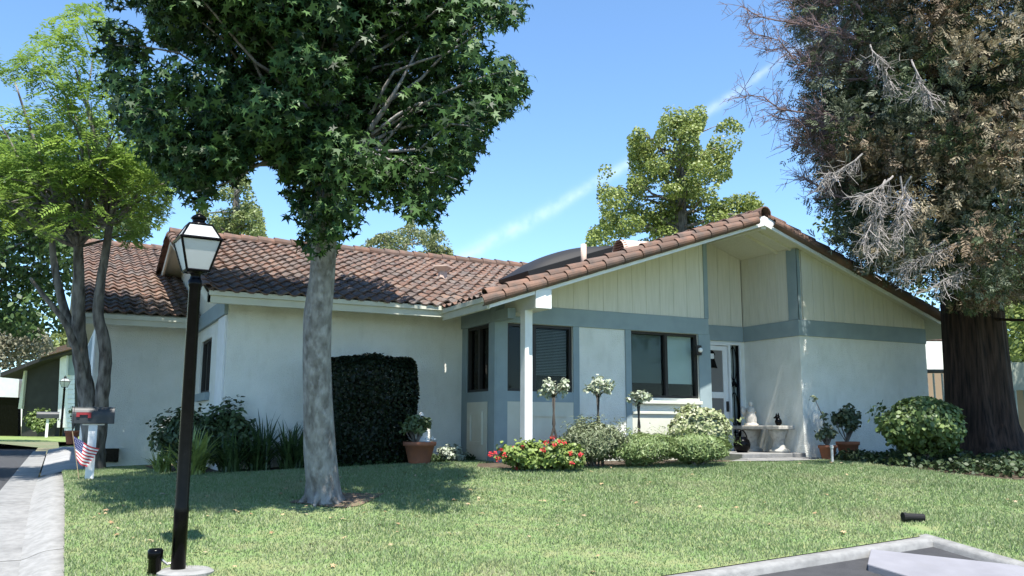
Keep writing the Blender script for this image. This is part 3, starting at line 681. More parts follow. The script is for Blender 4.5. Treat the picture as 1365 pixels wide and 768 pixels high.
# ------------------------------------------------------------------ mailboxes
def mailbox(base, L, w, h, posth, label, flag=True, dir_=(1, 0)):
    base = np.asarray(base, float); t = thing('mailbox', label, 'mailbox', base)
    c = base+(0, 0, posth); n = 12
    prof = [(w/2, 0), (w/2, h*.45)]+[(w/2*math.cos(a), h*.45+(h*.55)*math.sin(a)) for a in np.linspace(.2, math.pi-.2, n)]+[(-w/2, h*.45), (-w/2, 0)]
    b = MB(); b.prism([(c[0]-L/2, c[1]+p[0], c[2]+p[1]) for p in prof], [(c[0]+L/2, c[1]+p[0], c[2]+p[1]) for p in prof])
    b.build('box', mat('mailbox_grey', (.02, .025, .028), .5, var=(.028, .033, .036), scale=6, spec=.5), t, False, .006)
    b = MB(); b.prism([(c[0]-L/2-.02, c[1]+p[0]*1.04, c[2]+p[1]*1.02) for p in prof], [(c[0]-L/2-.001, c[1]+p[0]*1.04, c[2]+p[1]*1.02) for p in prof]); b.build('door', MATS['mailbox_grey'], t)
    if flag:
        b = MB(); y = c[1]-w/2-.012; b.box(c[0]-L*.44, c[0]-L*.08, y-.006, y, c[2]+h*.52, c[2]+h*.66); b.box(c[0]-L*.16, c[0]-L*.08, y-.006, y, c[2]+h*.34, c[2]+h*.52); b.box(c[0]-L*.44, c[0]-L*.36, y-.006, y, c[2]+h*.40, c[2]+h*.52)
        b.build('flag', mat('flag_red', (.24, .025, .03), .5), t)
    b = MB(); b.box(base[0]-.06, base[0]+.05, base[1]-.05, base[1]+.05, base[2]-.1, c[2]); b.build('post', WHITE, t)
    b = MB(); b.box(base[0]-.14, base[0]+.14, base[1]-.045, base[1]+.045, c[2]-.02, c[2]-.001) ; b.build('bracket', WHITE, t)
    return t
MBX = P3(119, 641, 12.3); MBX[2] = min(MBX[2], float(g(MBX[0], MBX[1])))
mailbox(MBX, .52, .19, .235, .785, 'dark grey mailbox with red flag on a white post beside the street')
mailbox(P3(62, 580, 40), .9, .3, .3, .75, 'dark far mailbox on a grey post in front of the neighbour house', flag=False)
# small flag on a stick
def small_flag():
    D = 12.15; hoistT, hoistB = P3(98, 581, D), P3(102.5, 613, D); flyT, flyB = P3(132, 598, D+.1), P3(115, 623, D+.02)
    t = thing('small_flag', 'small striped flag with starred blue corner drooping from a stick by the mailbox', 'flag', P3(105, 640, D))
    b = MB(); b.tube([P3(96.5, 575, D+.01), P3(106, 645, D+.01)], .005, 6); b.build('stick', mat('flag_stick', (.4, .3, .18), .7), t)
    b = MB(); nu, nv = 20, 13
    def S(u, v):
        p = (hoistT*(1-v)+hoistB*v)*(1-u)+(flyT*(1-v)+flyB*v)*u
        return p+_fw*(.03*math.sin(u*7+v*2))*u+np.array([0, 0, -.02*math.sin(u*3.1)])
    R = [[b.pt(S(i/nu, j/nv)) for j in range(nv+1)] for i in range(nu+1)]
    for i in range(nu):
        for j in range(nv):
            b.cm = 2 if (i < 8 and j < 7) else (0 if j % 2 == 0 else 1); b.idx([R[i][j], R[i+1][j], R[i+1][j+1], R[i][j+1]])
    b.cm = 1
    for r in range(5):
        for c in range(6-(r % 2)):
            u = (.4/6)*(c+.5+.5*(r % 2)); v = (7/13)*(r+.6)/5.2; o = -_fw*.004
            b.face([S(u-.014, v)+o, S(u, v-.02)+o, S(u+.014, v)+o, S(u, v+.02)+o])
    b.build('cloth', [mat('cloth_red', (.50, .06, .07), .8), mat('cloth_white', (.78, .77, .76), .8), mat('cloth_blue', (.04, .05, .16), .8)], t)
small_flag()

# ------------------------------------------------------------------ trees
def limb(b, pts, r0, r1, n=8, wob=.06, sub=4):
    """smooth tapering tube through pts"""
    P = [np.asarray(p, float) for p in pts]; Q = []
    for i in range(len(P)-1):
        p0, p1, p2, p3 = P[max(i-1, 0)], P[i], P[i+1], P[min(i+2, len(P)-1)]
        for k in range(sub):
            u = k/sub; Q.append(.5*((2*p1)+(-p0+p2)*u+(2*p0-5*p1+4*p2-p3)*u*u+(-p0+3*p1-3*p2+p3)*u**3))
    Q.append(P[-1]); m = len(Q)
    b.tube(Q, [r0+(r1-r0)*i/(m-1) for i in range(m)], n, True, wob)
def bent(a, c, sag=.1, k=4):
    a = np.asarray(a, float); c = np.asarray(c, float); out = []
    for i in range(k+1):
        u = i/k; p = a*(1-u)+c*u; p = p+np.array([0, 0, sag*math.sin(math.pi*u)])*np.linalg.norm(c-a)
        if 0 < i < k: p = p+rng.normal(size=3)*.04*np.linalg.norm(c-a)
        out.append(p)
    return out

def sweetgum():
    D = 10.43; base = gnd(430, 668)
    t = thing('sweetgum_tree', 'large dark green star-leaved tree with grey trunk on the front lawn', 'tree', base)
    b = MB()
    TR = [(431, 676, .27), (431, 664, .225), (429, 640, .195), (426, 600, .19), (424, 540, .175), (422, 480, .165), (424, 420, .165), (429, 370, .15), (433, 310, .14), (438, 240, .13), (441, 170, .115), (446, 60, .10), (450, -80, .075), (450, -250, .05), (450, -420, .02)]
    b.tube([P3(x, y, D+.02*(i % 2)) for i, (x, y, r) in enumerate(TR)], [r for *_, r in TR], 18, True, .05)
    for a in np.linspace(.2, 6.1, 7):
        b.tube([base+(.1*math.cos(a), .1*math.sin(a), .22), base+(.19*math.cos(a), .19*math.sin(a), .05), base+(.30*math.cos(a), .30*math.sin(a), -.04)], [.10, .05, .015], 7)
    b.build('trunk', BARKG, t, True)
    poly = [(132, -30), (140, 60), (132, 95), (160, 165), (190, 200), (205, 235), (232, 240), (255, 275), (275, 270), (288, 245), (318, 240), (336, 200), (352, 205), (382, 225), (378, 255), (402, 300), (408, 330), (418, 362), (432, 362), (445, 325), (470, 305), (492, 270), (520, 275), (548, 290), (580, 300), (592, 270), (622, 245), (632, 215), (655, 195), (668, 160), (700, 138), (712, 112), (690, 85), (650, 70), (640, 95), (628, 78), (652, 55), (660, 35), (690, 30), (708, 25), (704, 0), (700, -60), (720, -200), (640, -420), (460, -600), (230, -420), (130, -200)]
    C = P3(430, -40, D); K = []
    while len(K) < 215:
        a = rng.uniform(0, 6.283); bk = math.sin(a) > -.1; z = rng.uniform(2.2, 9.6 if bk else 7.4); Rm = 2.85*min(1, .6+(z-2.2)*.36)*(1-max(0, z-3.7)/(8.5 if bk else 4.5)); r = Rm*rng.random()**.42
        p = np.array([C[0]+r*math.cos(a), C[1]+.15+r*(1.3 if bk else .75)*math.sin(a), z])
        x, y = projn(p[None])
        if p[1]+.42*(p[2]+.9) < 10.9: continue
        if y[0] > 430 or not inpoly(x, y, poly)[0]: continue
        K.append(p)
    while len(K) < 275:
        p = np.array([rng.uniform(.9, 4.6), rng.uniform(11.6, 13.5), rng.uniform(4.2, 7.4)]); x, y = projn(p[None])
        if inpoly(x, y, poly)[0]: K.append(p)
    while len(K) < 330:
        a = rng.uniform(0, 6.283); r = 1.8*rng.random()**.5; p = np.array([C[0]+r*math.cos(a), C[1]+r*math.sin(a), rng.uniform(3.0, 5.2)]); x, y = projn(p[None])
        if p[1]+.42*(p[2]+.9) > 10.8 and inpoly(x, y, poly)[0]: K.append(p)
    # edge clumps along the visible outline so the drooping lobes are filled
    for (x, y) in [(152, 60), (160, 130), (200, 185), (225, 215), (262, 255), (250, 230), (300, 220), (395, 280), (410, 300), (470, 285), (520, 255), (560, 275), (575, 285), (610, 240), (645, 175), (680, 135), (695, 108), (670, 95), (690, 12), (640, 40), (440, 300), (395, 245), (345, 175), (480, 240), (300, 215), (330, 180), (420, 250), (450, 275), (505, 230), (540, 235), (430, 200), (380, 215), (460, 215), (590, 230), (240, 200), (270, 225), (425, 318)]:
        for dd in (-.7, .5): K.append(P3(x, y, D+dd+rng.uniform(-.3, .3)))
    K = np.array(K)
    tw = MB()
    for i, k in enumerate(K):
        if i % 2: continue
        x = P3(438, 215, D); zt = max(x[2], k[2]-.5*np.linalg.norm(k[:2]-base[:2])); a = np.array([x[0], x[1], zt])
        limb(tw, bent(a, k, .06), .03, .006, 5, 0, 2)
    limb(tw, [P3(440, 250, D), P3(462, 222, D-.1), P3(490, 178, D-.2), P3(525, 125, D-.3), P3(560, 60, D-.2)], .07, .008, 8)
    tw.build('branches', BARKG, t, True)
    pts, outd = [], []
    for k in K:
        n = int(rng.uniform(240, 330)); r = rng.uniform(.34, .58); px_, py_ = projn(k[None]); lo_ = py_[0] > 215; r *= .72 if lo_ else 1; c, d = ball(int(n*(.55 if lo_ else 1)), k, (r, r, r*.7), .5); pts.append(c); outd.append(d)
    pts = np.concatenate(pts); outd = np.concatenate(outd)
    x, y = projn(pts); jx = rng.normal(size=len(x))*7+(x > 600)*9; jy = rng.normal(size=len(x))*8; keep = (inpoly(x+jx, y+jy, poly) & ((y < 240) | (rng.random(len(x)) < .62))) | (y < -40); pts, outd = pts[keep], outd[keep]
    cen = unit(pts-C)
    GUM = mat('sweetgum_leaf', (.04, .08, .025), .5, island=[(.008, .022, .005), (.015, .042, .010), (.085, .16, .045), (.022, .058, .014)], spec=.25, trans=.2)
    leaves('crown', pts, rng.uniform(.045, .105, len(pts)), STAR, GUM, t, (-.1, -.3, 1.0), outd*.5+cen*.6, .9, (0, 0, -1), .7)
sweetgum()

def left_tree():
    D = 14.9; base = P3(126, 626, D); base[2] = g(base[0], base[1])
    t = thing('feathery_tree', 'multi-stemmed tree with bright yellow-green feathery leaves behind the mailbox', 'tree', base)
    b = MB()
    stems = [([(127, 640, 0), (126, 615, 0), (122, 570, 0), (117, 535, 0), (109, 490, 0), (105, 440, 0), (105, 380, 0), (104, 320, 0), (100, 290, .1), (70, 225, .5)], .20, .04),
             ([(128, 610, .05), (132, 570, .05), (136, 530, 0), (141, 470, 0), (131, 420, -.05), (134, 380, 0), (143, 320, .1), (152, 270, .2), (165, 200, .4)], .135, .04),
             ([(112, 500, .1), (100, 460, .3), (82, 400, .4), (72, 350, .5), (65, 300, .6), (40, 240, .8)], .10, .03),
             ([(116, 520, .0), (92, 440, -.3), (55, 390, -.5), (40, 370, -.6)], .07, .02),
             ([(104, 330, 0), (125, 290, -.1), (140, 240, -.2), (120, 160, -.3), (100, 90, -.3)], .06, .015),
             ([(104, 330, 0), (88, 300, -.2), (50, 200, -.4), (20, 110, -.5)], .055, .012)]
    for s_, r0, r1 in stems: limb(b, [P3(x, y, D+d) for x, y, d in s_], r0, r1, 10, .09)
    b.build('trunk', BARKL, t, True)
    poly = [(-80, 80), (0, 85), (20, 75), (55, 35), (95, 5), (130, 0), (150, 40), (158, 85), (178, 140), (200, 180), (235, 210), (248, 240), (228, 262), (228, 290), (205, 300), (192, 330), (165, 330), (150, 300), (118, 318), (95, 300), (70, 322), (30, 300), (0, 335), (-80, 320)]
    K = []
    while len(K) < 112:
        x, y = rng.uniform(-80, 245), rng.uniform(0, 335)
        if y < 190 and rng.random() < .5: continue
        if inpoly(np.array([x]), np.array([y]), poly)[0]: K.append(P3(x, y, D+rng.uniform(-1.3, 1.7)))
    tw = MB(); top = P3(104, 330, D)
    for i, k in enumerate(K):
        if i % 2 == 0: limb(tw, bent(top if i % 4 else P3(145, 300, D+.1), k, .08), .03, .006, 5, 0, 2)
    tw.build('branches', BARKL, t, True)
    V = []; 
    pts = []
    for k in K:
        for f in range(int(rng.uniform(24, 36))):        # one frond: a rachis with leaflets
            c = k+rng.normal(size=3)*np.array([.30, .30, .10]); a = rng.uniform(0, 6.28)
            d = np.array([math.cos(a), math.sin(a), rng.uniform(-.45, .15)]); sd_ = np.array([-math.sin(a), math.cos(a), rng.normal()*.25]); L = rng.uniform(.22, .36)
            for q in np.linspace(.15, 1, 8):
                for s_ in (-1, 1):
                    o = c+d*L*q+np.array([0, 0, -.10*q*q]); e = o+(sd_*s_*.85+d*.45)*.10*(1.15-.5*q)+np.array([0, 0, rng.normal()*.015-.012])
                    m = (o+e)/2; w = d*.019; V.append((o, m+w, e, m-w))
    V = np.array(V); x, y = projn(V[:, 0]); k = inpoly(x, y, poly) | (x < 0); V = V[k]
    fast_mesh('crown', V, 4, mat('feather_leaf', (.2, .3, .05), .5, island=[(.16, .27, .045), (.24, .36, .06), (.33, .44, .09), (.13, .22, .04)], var=(.13, .22, .05), scale=1.2, trans=.4), t)
left_tree()

def leafy_tree(name, label, cat_px, D, poly, nclump, nleaf, lsize, cols, trunk_px, group=None, depth=1.6, flat=.75, rc=(.5, .9), bark=None, shape=LEAF, base_z=-.6, stems=None):
    """tree whose crown fills poly (at distance D) with a real depth"""
    tx, ty = trunk_px; top = P3(tx, ty, D); base = np.array([top[0], top[1], base_z])
    t = thing(name, label, 'tree', base, group)
    b = MB(); hh = top[2]-base_z
    limb(b, [base-(0, 0, .2), base+(0, 0, hh*.4), base+(.05, .03, hh*.8), top], .03*hh+.06, .03*hh*.25+.02, 10)
    xs = [p[0] for p in poly]; ys = [p[1] for p in poly]; K = []
    while len(K) < nclump:
        x, y = rng.uniform(min(xs), max(xs)), rng.uniform(min(ys), max(ys))
        if inpoly(np.array([x]), np.array([y]), poly)[0]: K.append(P3(x, y, D+rng.normal()*depth*.6))
    for i, k in enumerate(K):
        if i % 3 == 0: 
            z = max(base_z+hh*.35, min(top[2], k[2]-.5)); limb(b, bent((base[0], base[1], z), k, .02), .006*hh+.01, .012, 5, 0, 2)
    b.build('trunk', bark or BARKL, t, True)
    pts, od = [], []
    for k in K:
        r = rng.uniform(*rc); c, d = ball(nleaf, k, (r, r, r*flat), .4); pts.append(c); od.append(d)
    pts = np.concatenate(pts); od = np.concatenate(od); x, y = projn(pts); kk = inpoly(x, y, poly); 
    leaves('crown', pts[kk], rng.uniform(.75, 1.25, kk.sum())*lsize, shape, mat(name+'_leaf_%d' % int(D), cols[0], .5, island=cols, trans=.3, spec=.35), t, (0, 0, .7), od[kk], .9)
    return t
leafy_tree('background_tree', 'tall upright yellow-green tree rising behind the front gable roof', None, 36,
           [(780, 330), (783, 305), (800, 298), (796, 262), (797, 222), (812, 215), (822, 238), (836, 262), (838, 205), (836, 185), (850, 165), (862, 175), (870, 188), (884, 150), (885, 138), (905, 142), (940, 140), (942, 160), (930, 185), (938, 205), (955, 168), (975, 155), (985, 165), (998, 180), (985, 200), (972, 215), (976, 235), (960, 245), (955, 270), (975, 262), (1000, 250), (1016, 270), (1022, 295), (990, 330), (900, 345), (800, 345)],
           150, 300, .10, [(.12, .17, .035), (.19, .24, .05), (.26, .30, .09), (.09, .14, .04)], (905, 190), depth=2.4, rc=(.4, .75), shape=ROUND, base_z=-.7)
leafy_tree('background_tree', 'grey-green low crown showing above the middle of the tiled ridge', None, 50,
           [(470, 345), (480, 328), (500, 315), (522, 308), (540, 302), (550, 292), (556, 306), (575, 304), (590, 308), (600, 325), (605, 352), (560, 360)], 48, 200, .15, [(.13, .16, .06), (.19, .21, .09), (.09, .12, .05)], (540, 325), depth=2.2, rc=(.4, .8))
leafy_tree('background_tree', 'pale green pointed tree behind the ridge right of the near lantern', None, 40,
           [(268, 300), (262, 285), (285, 262), (300, 240), (315, 222), (328, 222), (335, 250), (345, 270), (352, 300), (355, 325), (300, 330), (240, 330), (225, 315)], 52, 200, .14, [(.15, .19, .06), (.21, .25, .09), (.10, .14, .045)], (315, 250), depth=1.8, rc=(.35, .65))
leafy_tree('shade_tree', 'dark green dense tree behind the feathery tree at far left', None, 27,
           [(-90, 150), (0, 175), (60, 170), (120, 150), (190, 190), (225, 240), (220, 300), (170, 330), (118, 340), (105, 380), (80, 400), (95, 430), (60, 455), (0, 440), (-90, 470)], 110, 230, .17, [(.035, .075, .02), (.06, .11, .03), (.11, .17, .05)], (-45, 240), depth=2.4, rc=(.6, 1.0), base_z=-.8)
leafy_tree('olive_tree', 'dusty grey-green bushy tree over the neighbour roof at far left', None, 33,
           [(-60, 430), (0, 425), (35, 425), (60, 440), (72, 462), (70, 475), (40, 480), (10, 492), (-60, 500)], 40, 200, .15, [(.17, .17, .11), (.25, .24, .17), (.11, .12, .07)], (-50, 455), depth=1.5, rc=(.6, 1.0), base_z=-.8)
leafy_tree('far_tree', 'distant green tree filling the gap above the far neighbour roof', None, 62,
           [(40, 480), (60, 455), (80, 440), (100, 420), (130, 420), (150, 470), (120, 490), (60, 500)], 24, 150, .3, [(.16, .2, .06), (.22, .26, .09), (.1, .14, .04)], (95, 450), depth=2, rc=(.9, 1.3), base_z=-.8)
leafy_tree('far_tree', 'sunny green foliage behind the fence at the far right edge', None, 26,
           [(1335, 500), (1330, 400), (1340, 360), (1420, 340), (1420, 520)], 30, 200, .17, [(.14, .19, .05), (.22, .27, .08), (.1, .14, .04)], (1385, 420), depth=1.6, rc=(.5, .9))
leafy_tree('far_tree', 'shaded green tree standing behind the redwood and the house', None, 32,
           [(1085, 300), (1090, 200), (1120, 120), (1200, 60), (1420, 60), (1420, 430), (1340, 430), (1250, 420)], 70, 200, .2, [(.05, .085, .025), (.08, .12, .035), (.13, .17, .05)], (1250, 200), depth=2, rc=(.8, 1.3))

def redwood():
    D = 16.3; c0 = P3(1311, 600, D); base = np.array([c0[0], c0[1], -.62])
    t = thing('redwood_tree', 'huge redwood with shaggy brown trunk and browning drooping foliage at right', 'tree', base)
    b = MB(); n = 36; rings = []
    prof = [(-.3, .86), (.0, .76), (.3, .655), (.7, .59), (1.2, .55), (1.8, .53), (2.6, .515), (3.6, .49), (5, .44), (7, .40), (10, .3), (14, .15), (17, .03)]
    for z, r in prof:
        ring = []
        for k in range(n):
            a = 2*math.pi*k/n; f = 1+.07*math.sin(a*7+z*.2)+.05*math.sin(a*13+1+z*.35)+random.uniform(-.012, .012)+(.10*max(0, math.sin(a*5)) if z < .5 else 0)
            ring.append(b.pt(base+np.array([r*f*math.cos(a), r*f*math.sin(a), z])))
        rings.append(ring)
    for i in range(len(rings)-1):
        for k in range(n): b.idx([rings[i][k], rings[i][(k+1) % n], rings[i+1][(k+1) % n], rings[i+1][k]])
    b.build('trunk', BARKR, t, True)
    poly = [(860, -700), (900, -110), (1040, -60), (1052, 30), (1075, 90), (1062, 160), (1072, 215), (1090, 235), (1080, 270), (1100, 300), (1130, 330), (1165, 360), (1205, 385), (1240, 410), (1290, 420), (1370, 395), (1600, 420), (1600, -700)]
    K = []; C = base+(0, 0, 6.5)
    while len(K) < 560:
        a = rng.uniform(0, 6.283); z = rng.uniform(1.7, 14); Rm = 3.9*(1-max(0, z-8.5)/10)
        r = Rm*rng.uniform(.25, 1.0)**.6; p = base+np.array([r*math.cos(a), r*math.sin(a), z-.10*r]); x, y = projn(p[None])
        if not inpoly(x, y, poly)[0] or (z < 3 and r < .75): continue
        if p[1] > 12.3 and p[2] < gz(min(p[0], 16.5))+.7: continue
        K.append(p)
    ca = math.atan2(-base[1], -base[0])
    for i in range(170):
        a = ca+rng.uniform(-1.3, 1.3); z = rng.uniform(2.7, 9.0); r = rng.uniform(.9, 2.8); p = base+np.array([r*math.cos(a), r*math.sin(a), z-.1*r]); x, y = projn(p[None])
        if inpoly(x, y, poly)[0]: K.append(p)
    br = MB()
    for i, k in enumerate(K):
        if i % 2: continue
        limb(br, bent((base[0], base[1], k[2]+.35), k, -.03), .035, .006, 5, 0, 2)
    br.build('branches', BARKR, t, True)
    sets = {'crown': [], 'grey_foliage': [], 'dry_foliage': [], 'brown_foliage': []}
    for k in K:
        oc = unit((k-base)*np.array([1, 1, 0])[None])[0]; V = []; kx = projn(k[None])[0][0]; wx = min(max((kx-1130)/230, 0), 1)
        sg = rng.uniform(.14, .24)
        for s_ in range(int(rng.uniform(46, 70))):
            c = k+rng.normal(size=3)*np.array([sg*1.25, sg*1.25, sg]); d = unit((oc*.8+rng.normal(size=3)*.7+np.array([0, 0, -.35]))[None])[0]; L = rng.uniform(.12, .30)
            sd_ = unit(np.cross(d, rng.normal(size=3))[None])[0]; up_ = np.cross(sd_, d)
            for q in np.linspace(.1, 1, 6):
                for s2 in (-1, 1):
                    o = c+d*L*q; e = o+(sd_*s2*.75+d*.75+up_*rng.normal()*.3)*.09*(1.1-.45*q); m = (o+e)/2; w = (d*.5-sd_*s2*.5)*.018; V.append((o, m+w, e, m-w))
        u = rng.random(); key = 'dry_foliage' if u < .12+.33*wx else ('brown_foliage' if u < .28+.34*wx else ('grey_foliage' if u < .72 else 'crown'))
        sets[key] += V
    cols = {'crown': [(.025, .045, .02), (.05, .075, .03), (.09, .115, .05)], 'grey_foliage': [(.055, .07, .04), (.10, .12, .075), (.16, .18, .125)],
            'dry_foliage': [(.16, .13, .08), (.25, .21, .135), (.36, .31, .21)], 'brown_foliage': [(.10, .07, .045), (.17, .125, .08), (.23, .18, .12)]}
    for key, V in sets.items():
        V = np.array(V); x, y = projn(V[:, 0]); x = x+np.repeat(rng.normal(size=len(x)//12+1), 12)[:len(x)]*20+6; V = V[inpoly(x, y, poly) | ((y < -20) & (x > 1060))]
        fast_mesh(key, V, 4, mat('redwood_'+key, cols[key][1], .65, island=cols[key], trans=.2), t)
    # bare twiggy boughs reaching left, and grey dead twigs hanging over the roof
    tw = MB()
    def spray(a, c, r, n, L, drop, bld, fine=3):
        pp = bent(a, c, -.05, 6); limb(bld, pp, r, r*.25, 5, 0, 2)
        for i in range(n):
            u = rng.uniform(.15, 1); k = u*(len(pp)-1); i0 = min(int(k), len(pp)-2); p = pp[i0]+(pp[i0+1]-pp[i0])*(k-i0)
            d = unit((unit((c-a)[None])[0]*.6+rng.normal(size=3)*.6+np.array([0, 0, drop]))[None])[0]; l = L*rng.uniform(.4, 1)
            q = p+d*l+np.array([0, 0, drop*.2*l]); bld.tube([p, (p+q)/2+rng.normal(size=3)*.02, q], [.007, .005, .003], 3, False)
            for f in range(fine):
                s0 = p+(q-p)*rng.uniform(.25, 1); e = s0+unit((d+rng.normal(size=3)*.8)[None])[0]*l*.4; bld.tube([s0, e], [.005, .003], 3, False)
    for (x0, y0, x1, y1, dd) in [(1180, 60, 988, 8, -.4), (1180, 110, 1000, 45, 0), (1170, 85, 1020, 68, .6), (1170, 150, 985, 128, -.2), (1160, 155, 1035, 158, .5), (1150, 60, 1015, -10, 1), (1150, 20, 1040, -40, .3), (1160, 200, 1060, 190, .2), (1150, 270, 1070, 235, .2)]:
        spray(P3(x0, y0, D-.3), P3(x1, y1, D+dd), .03, 75, .55, .08, tw)
    tw.build('bare_boughs', TWIGR, t)
    tw = MB()
    for (x0, y0, x1, y1) in [(1190, 235, 1140, 265), (1200, 235, 1190, 330), (1185, 238, 1150, 320), (1215, 235, 1205, 300), (1150, 205, 1100, 235), (1260, 320, 1200, 360), (1290, 320, 1215, 345), (1180, 240, 1170, 340), (1160, 60, 1190, 110), (1215, 80, 1240, 130), (1310, 330, 1250, 380)]:
        spray(P3(x0, y0, D-2.6), P3(x1, y1, D-2.9+rng.uniform(-.2, .4)), .016, 40, .38, -.55, tw)
    tw.build('dead_twigs', TWIG, t)
redwood()

# ------------------------------------------------------------------ shrubs, beds
def shrub(name, label, base, R, n, lsize, cols, shape=LEAF, clumps=14, group=None, cat='shrub', flat=None, spec=.4, bias=(0, 0, .6), droop=None, dw=0., rough=.5, jag=.28, parent=None, tone=None, trans=.2, strays=26):
    base = np.asarray(base, float); R = np.asarray(R, float)*np.ones(3)
    t = parent or thing(name, label, cat, base, group)
    c0 = base+(0, 0, R[2]*.95)
    b = MB()
    for i in range(9):
        a = rng.uniform(0, 6.28); e = c0+R*unit(rng.normal(size=(1, 3)))[0]*.55; b.tube([base+(.05*math.cos(a), .05*math.sin(a), -.05), (base+e)/2+rng.normal(size=3)*.03, e], [.018, .012, .005], 5)
    b.build('stems', BARKL, t)
    pts, od = [], []
    for i in range(clumps):
        d = unit(rng.normal(size=(1, 3)))[0]; d[2] = abs(d[2])*.9-.35 if rng.random() < .75 else d[2]; k = c0+R*d*rng.uniform(.55, .80); r = R*rng.uniform(jag, jag+.22); c, dd = ball(n//clumps, k, r, .55); pts.append(c); od.append(unit(c-c0))
    c, dd = ball(n//3, c0, R*.80, .75); pts.append(c); od.append(dd)
    for i in range(strays):
        d = unit(rng.normal(size=(1, 3)))[0]; d[2] = abs(d[2])*1.1; d = unit(d[None])[0]; q = np.linspace(.85, rng.uniform(1.08, 1.32), 12)[:, None]; c = c0+R*d*q+rng.normal(size=(12, 3))*.018; pts.append(c); od.append(np.repeat(d[None], 12, 0))
    pts = np.concatenate(pts); od = np.concatenate(od); k = pts[:, 2] > g(pts[:, 0], pts[:, 1])+.01; pts, od = pts[k], od[k]
    leaves('foliage', pts, rng.uniform(.7, 1.25, len(pts))*lsize, shape, mat(name+'_leaf', cols[0], rough, island=cols, spec=spec, trans=trans), t, bias, od, 1.1, droop, dw)
    return t, pts, od
# front bed
a, d = 0, 0
def gb(px, D): p = P3(px, 600, D); return G(p[0], p[1])
t, pts, od = shrub('geranium', 'geranium with red flower heads at the left end of the front bed', gb(700, 12.75), (.42, .3, .20), 1900, .06, [(.13, .19, .04), (.2, .27, .07), (.09, .14, .03)], ROUND, cat='flowering plant', group='red geraniums of the front bed')
tg2, _, _ = shrub('geranium', 'geranium with red flower heads at the foot of the grey standard nearest the porch post', gb(746, 12.8), (.36, .3, .21), 1600, .06, [(.13, .19, .04)], ROUND, cat='flowering plant', group='red geraniums of the front bed')
b = MB(); RED = mat('petal_red', (.55, .03, .045), .6, island=[(.5, .02, .04), (.62, .05, .08), (.55, .06, .03)], trans=.2)
fl_ = []
for (x, y) in [(660, 605), (653, 606), (668, 600), (664, 612), (672, 606), (684, 598), (697, 596), (676, 601), (690, 626), (738, 592), (745, 588), (737, 584), (752, 590), (728, 590), (724, 600), (761, 604), (774, 606), (762, 617)]:
    p = P3(x, y, 12.5+rng.uniform(-.12, .12)); c, dd = ball(20, p, .03, .6); leaves('flower_head', c, .026, ROUND, RED, t if x < 720 else tg2, (0, -.6, .4))
shrub('rosemary_bush', 'feathery grey-green shrub right of the red flowers', gb(793, 13.25), (.62, .45, .37), 8500, .07, [(.10, .13, .06), (.155, .185, .10), (.21, .24, .14)], NARROW, 20, group='fine-leaved shrubs of the front bed', droop=(0, 0, 1), dw=1.2)
shrub('juniper_shrub', 'bright green fine-leaved shrub in the middle of the front bed', gb(862, 13.4), (.70, .45, .28), 9000, .065, [(.11, .165, .055), (.17, .235, .085), (.24, .30, .13)], NARROW, 20, group='fine-leaved shrubs of the front bed', droop=(0, 0, 1), dw=.9)
shrub('juniper_shrub', 'bright green fine-leaved shrub at the right end of the front bed', gb(928, 13.6), (.70, .42, .27), 9000, .065, [(.12, .18, .05)], NARROW, 20, group='fine-leaved shrubs of the front bed', droop=(0, 0, 1), dw=.9)
def at(px, py, D): p = P3(px, py, D); return p
rb = at(934, 588, 14.55)
shrub('variegated_shrub', 'clipped round shrub with cream-edged leaves in front of the entry', (rb[0], rb[1], -.42), (.64, .58, .42), 9000, .055, [(.20, .25, .10), (.36, .38, .22), (.14, .19, .07), (.46, .46, .32)], ROUND, 26, jag=.16, strays=6)
# standard roses: twisted stem with a grey ball crown
def standard(px, pyc, pyb, D, r, label):
    p = P3(px, pyc, D); base = G(p[0], p[1]); t = thing('standard_rose', label, 'topiary', base, 'grey-leaved standards in the front bed')
    b = MB(); top = p-(0, 0, r*.4)
    for s_ in (-1, 1):
        b.tube([base+(s_*.07, 0, -.05), base*.6+top*.4+np.array([s_*.05, 0, 0]), base*.4+top*.6+np.array([-s_*.012, .0, 0]), top+(s_*.02, 0, 0)], [.02, .018, .017, .012], 7, True, .1)
    for i in range(7):
        a = i*.9; b.tube([top-(0, 0, .05), top+np.array([r*.7*math.cos(a), r*.7*math.sin(a), r*.4])], [.008, .003], 4)
    b.build('stem', mat('standard_stem', (.05, .042, .035), .8), t, True)
    pts, od = [], []
    for i in range(15):
        d = unit(rng.normal(size=(1, 3)))[0]; k = p+d*r*np.array([.95, .95, .5])*rng.uniform(.5, 1.1); c, dd = ball(26, k, r*.30, .2); pts.append(c); od.append(dd)
    pts = np.concatenate(pts); od = np.concatenate(od)
    leaves('crown', pts, rng.uniform(.04, .065, len(pts)), ROUND, mat('standard_leaf', (.3, .34, .25), .6, island=[(.18, .23, .13), (.32, .36, .26), (.46, .48, .40)], trans=.2), t, (0, 0, .7), od, 1.)
standard(738, 516, 600, 12.9, .23, 'grey ball-headed standard nearest the white porch post')
standard(797, 517, 600, 13.4, .23, 'grey ball-headed standard before the blank stucco panel')
standard(851, 530, 600, 13.9, .18, 'smallest grey ball-headed standard under the right-hand window')
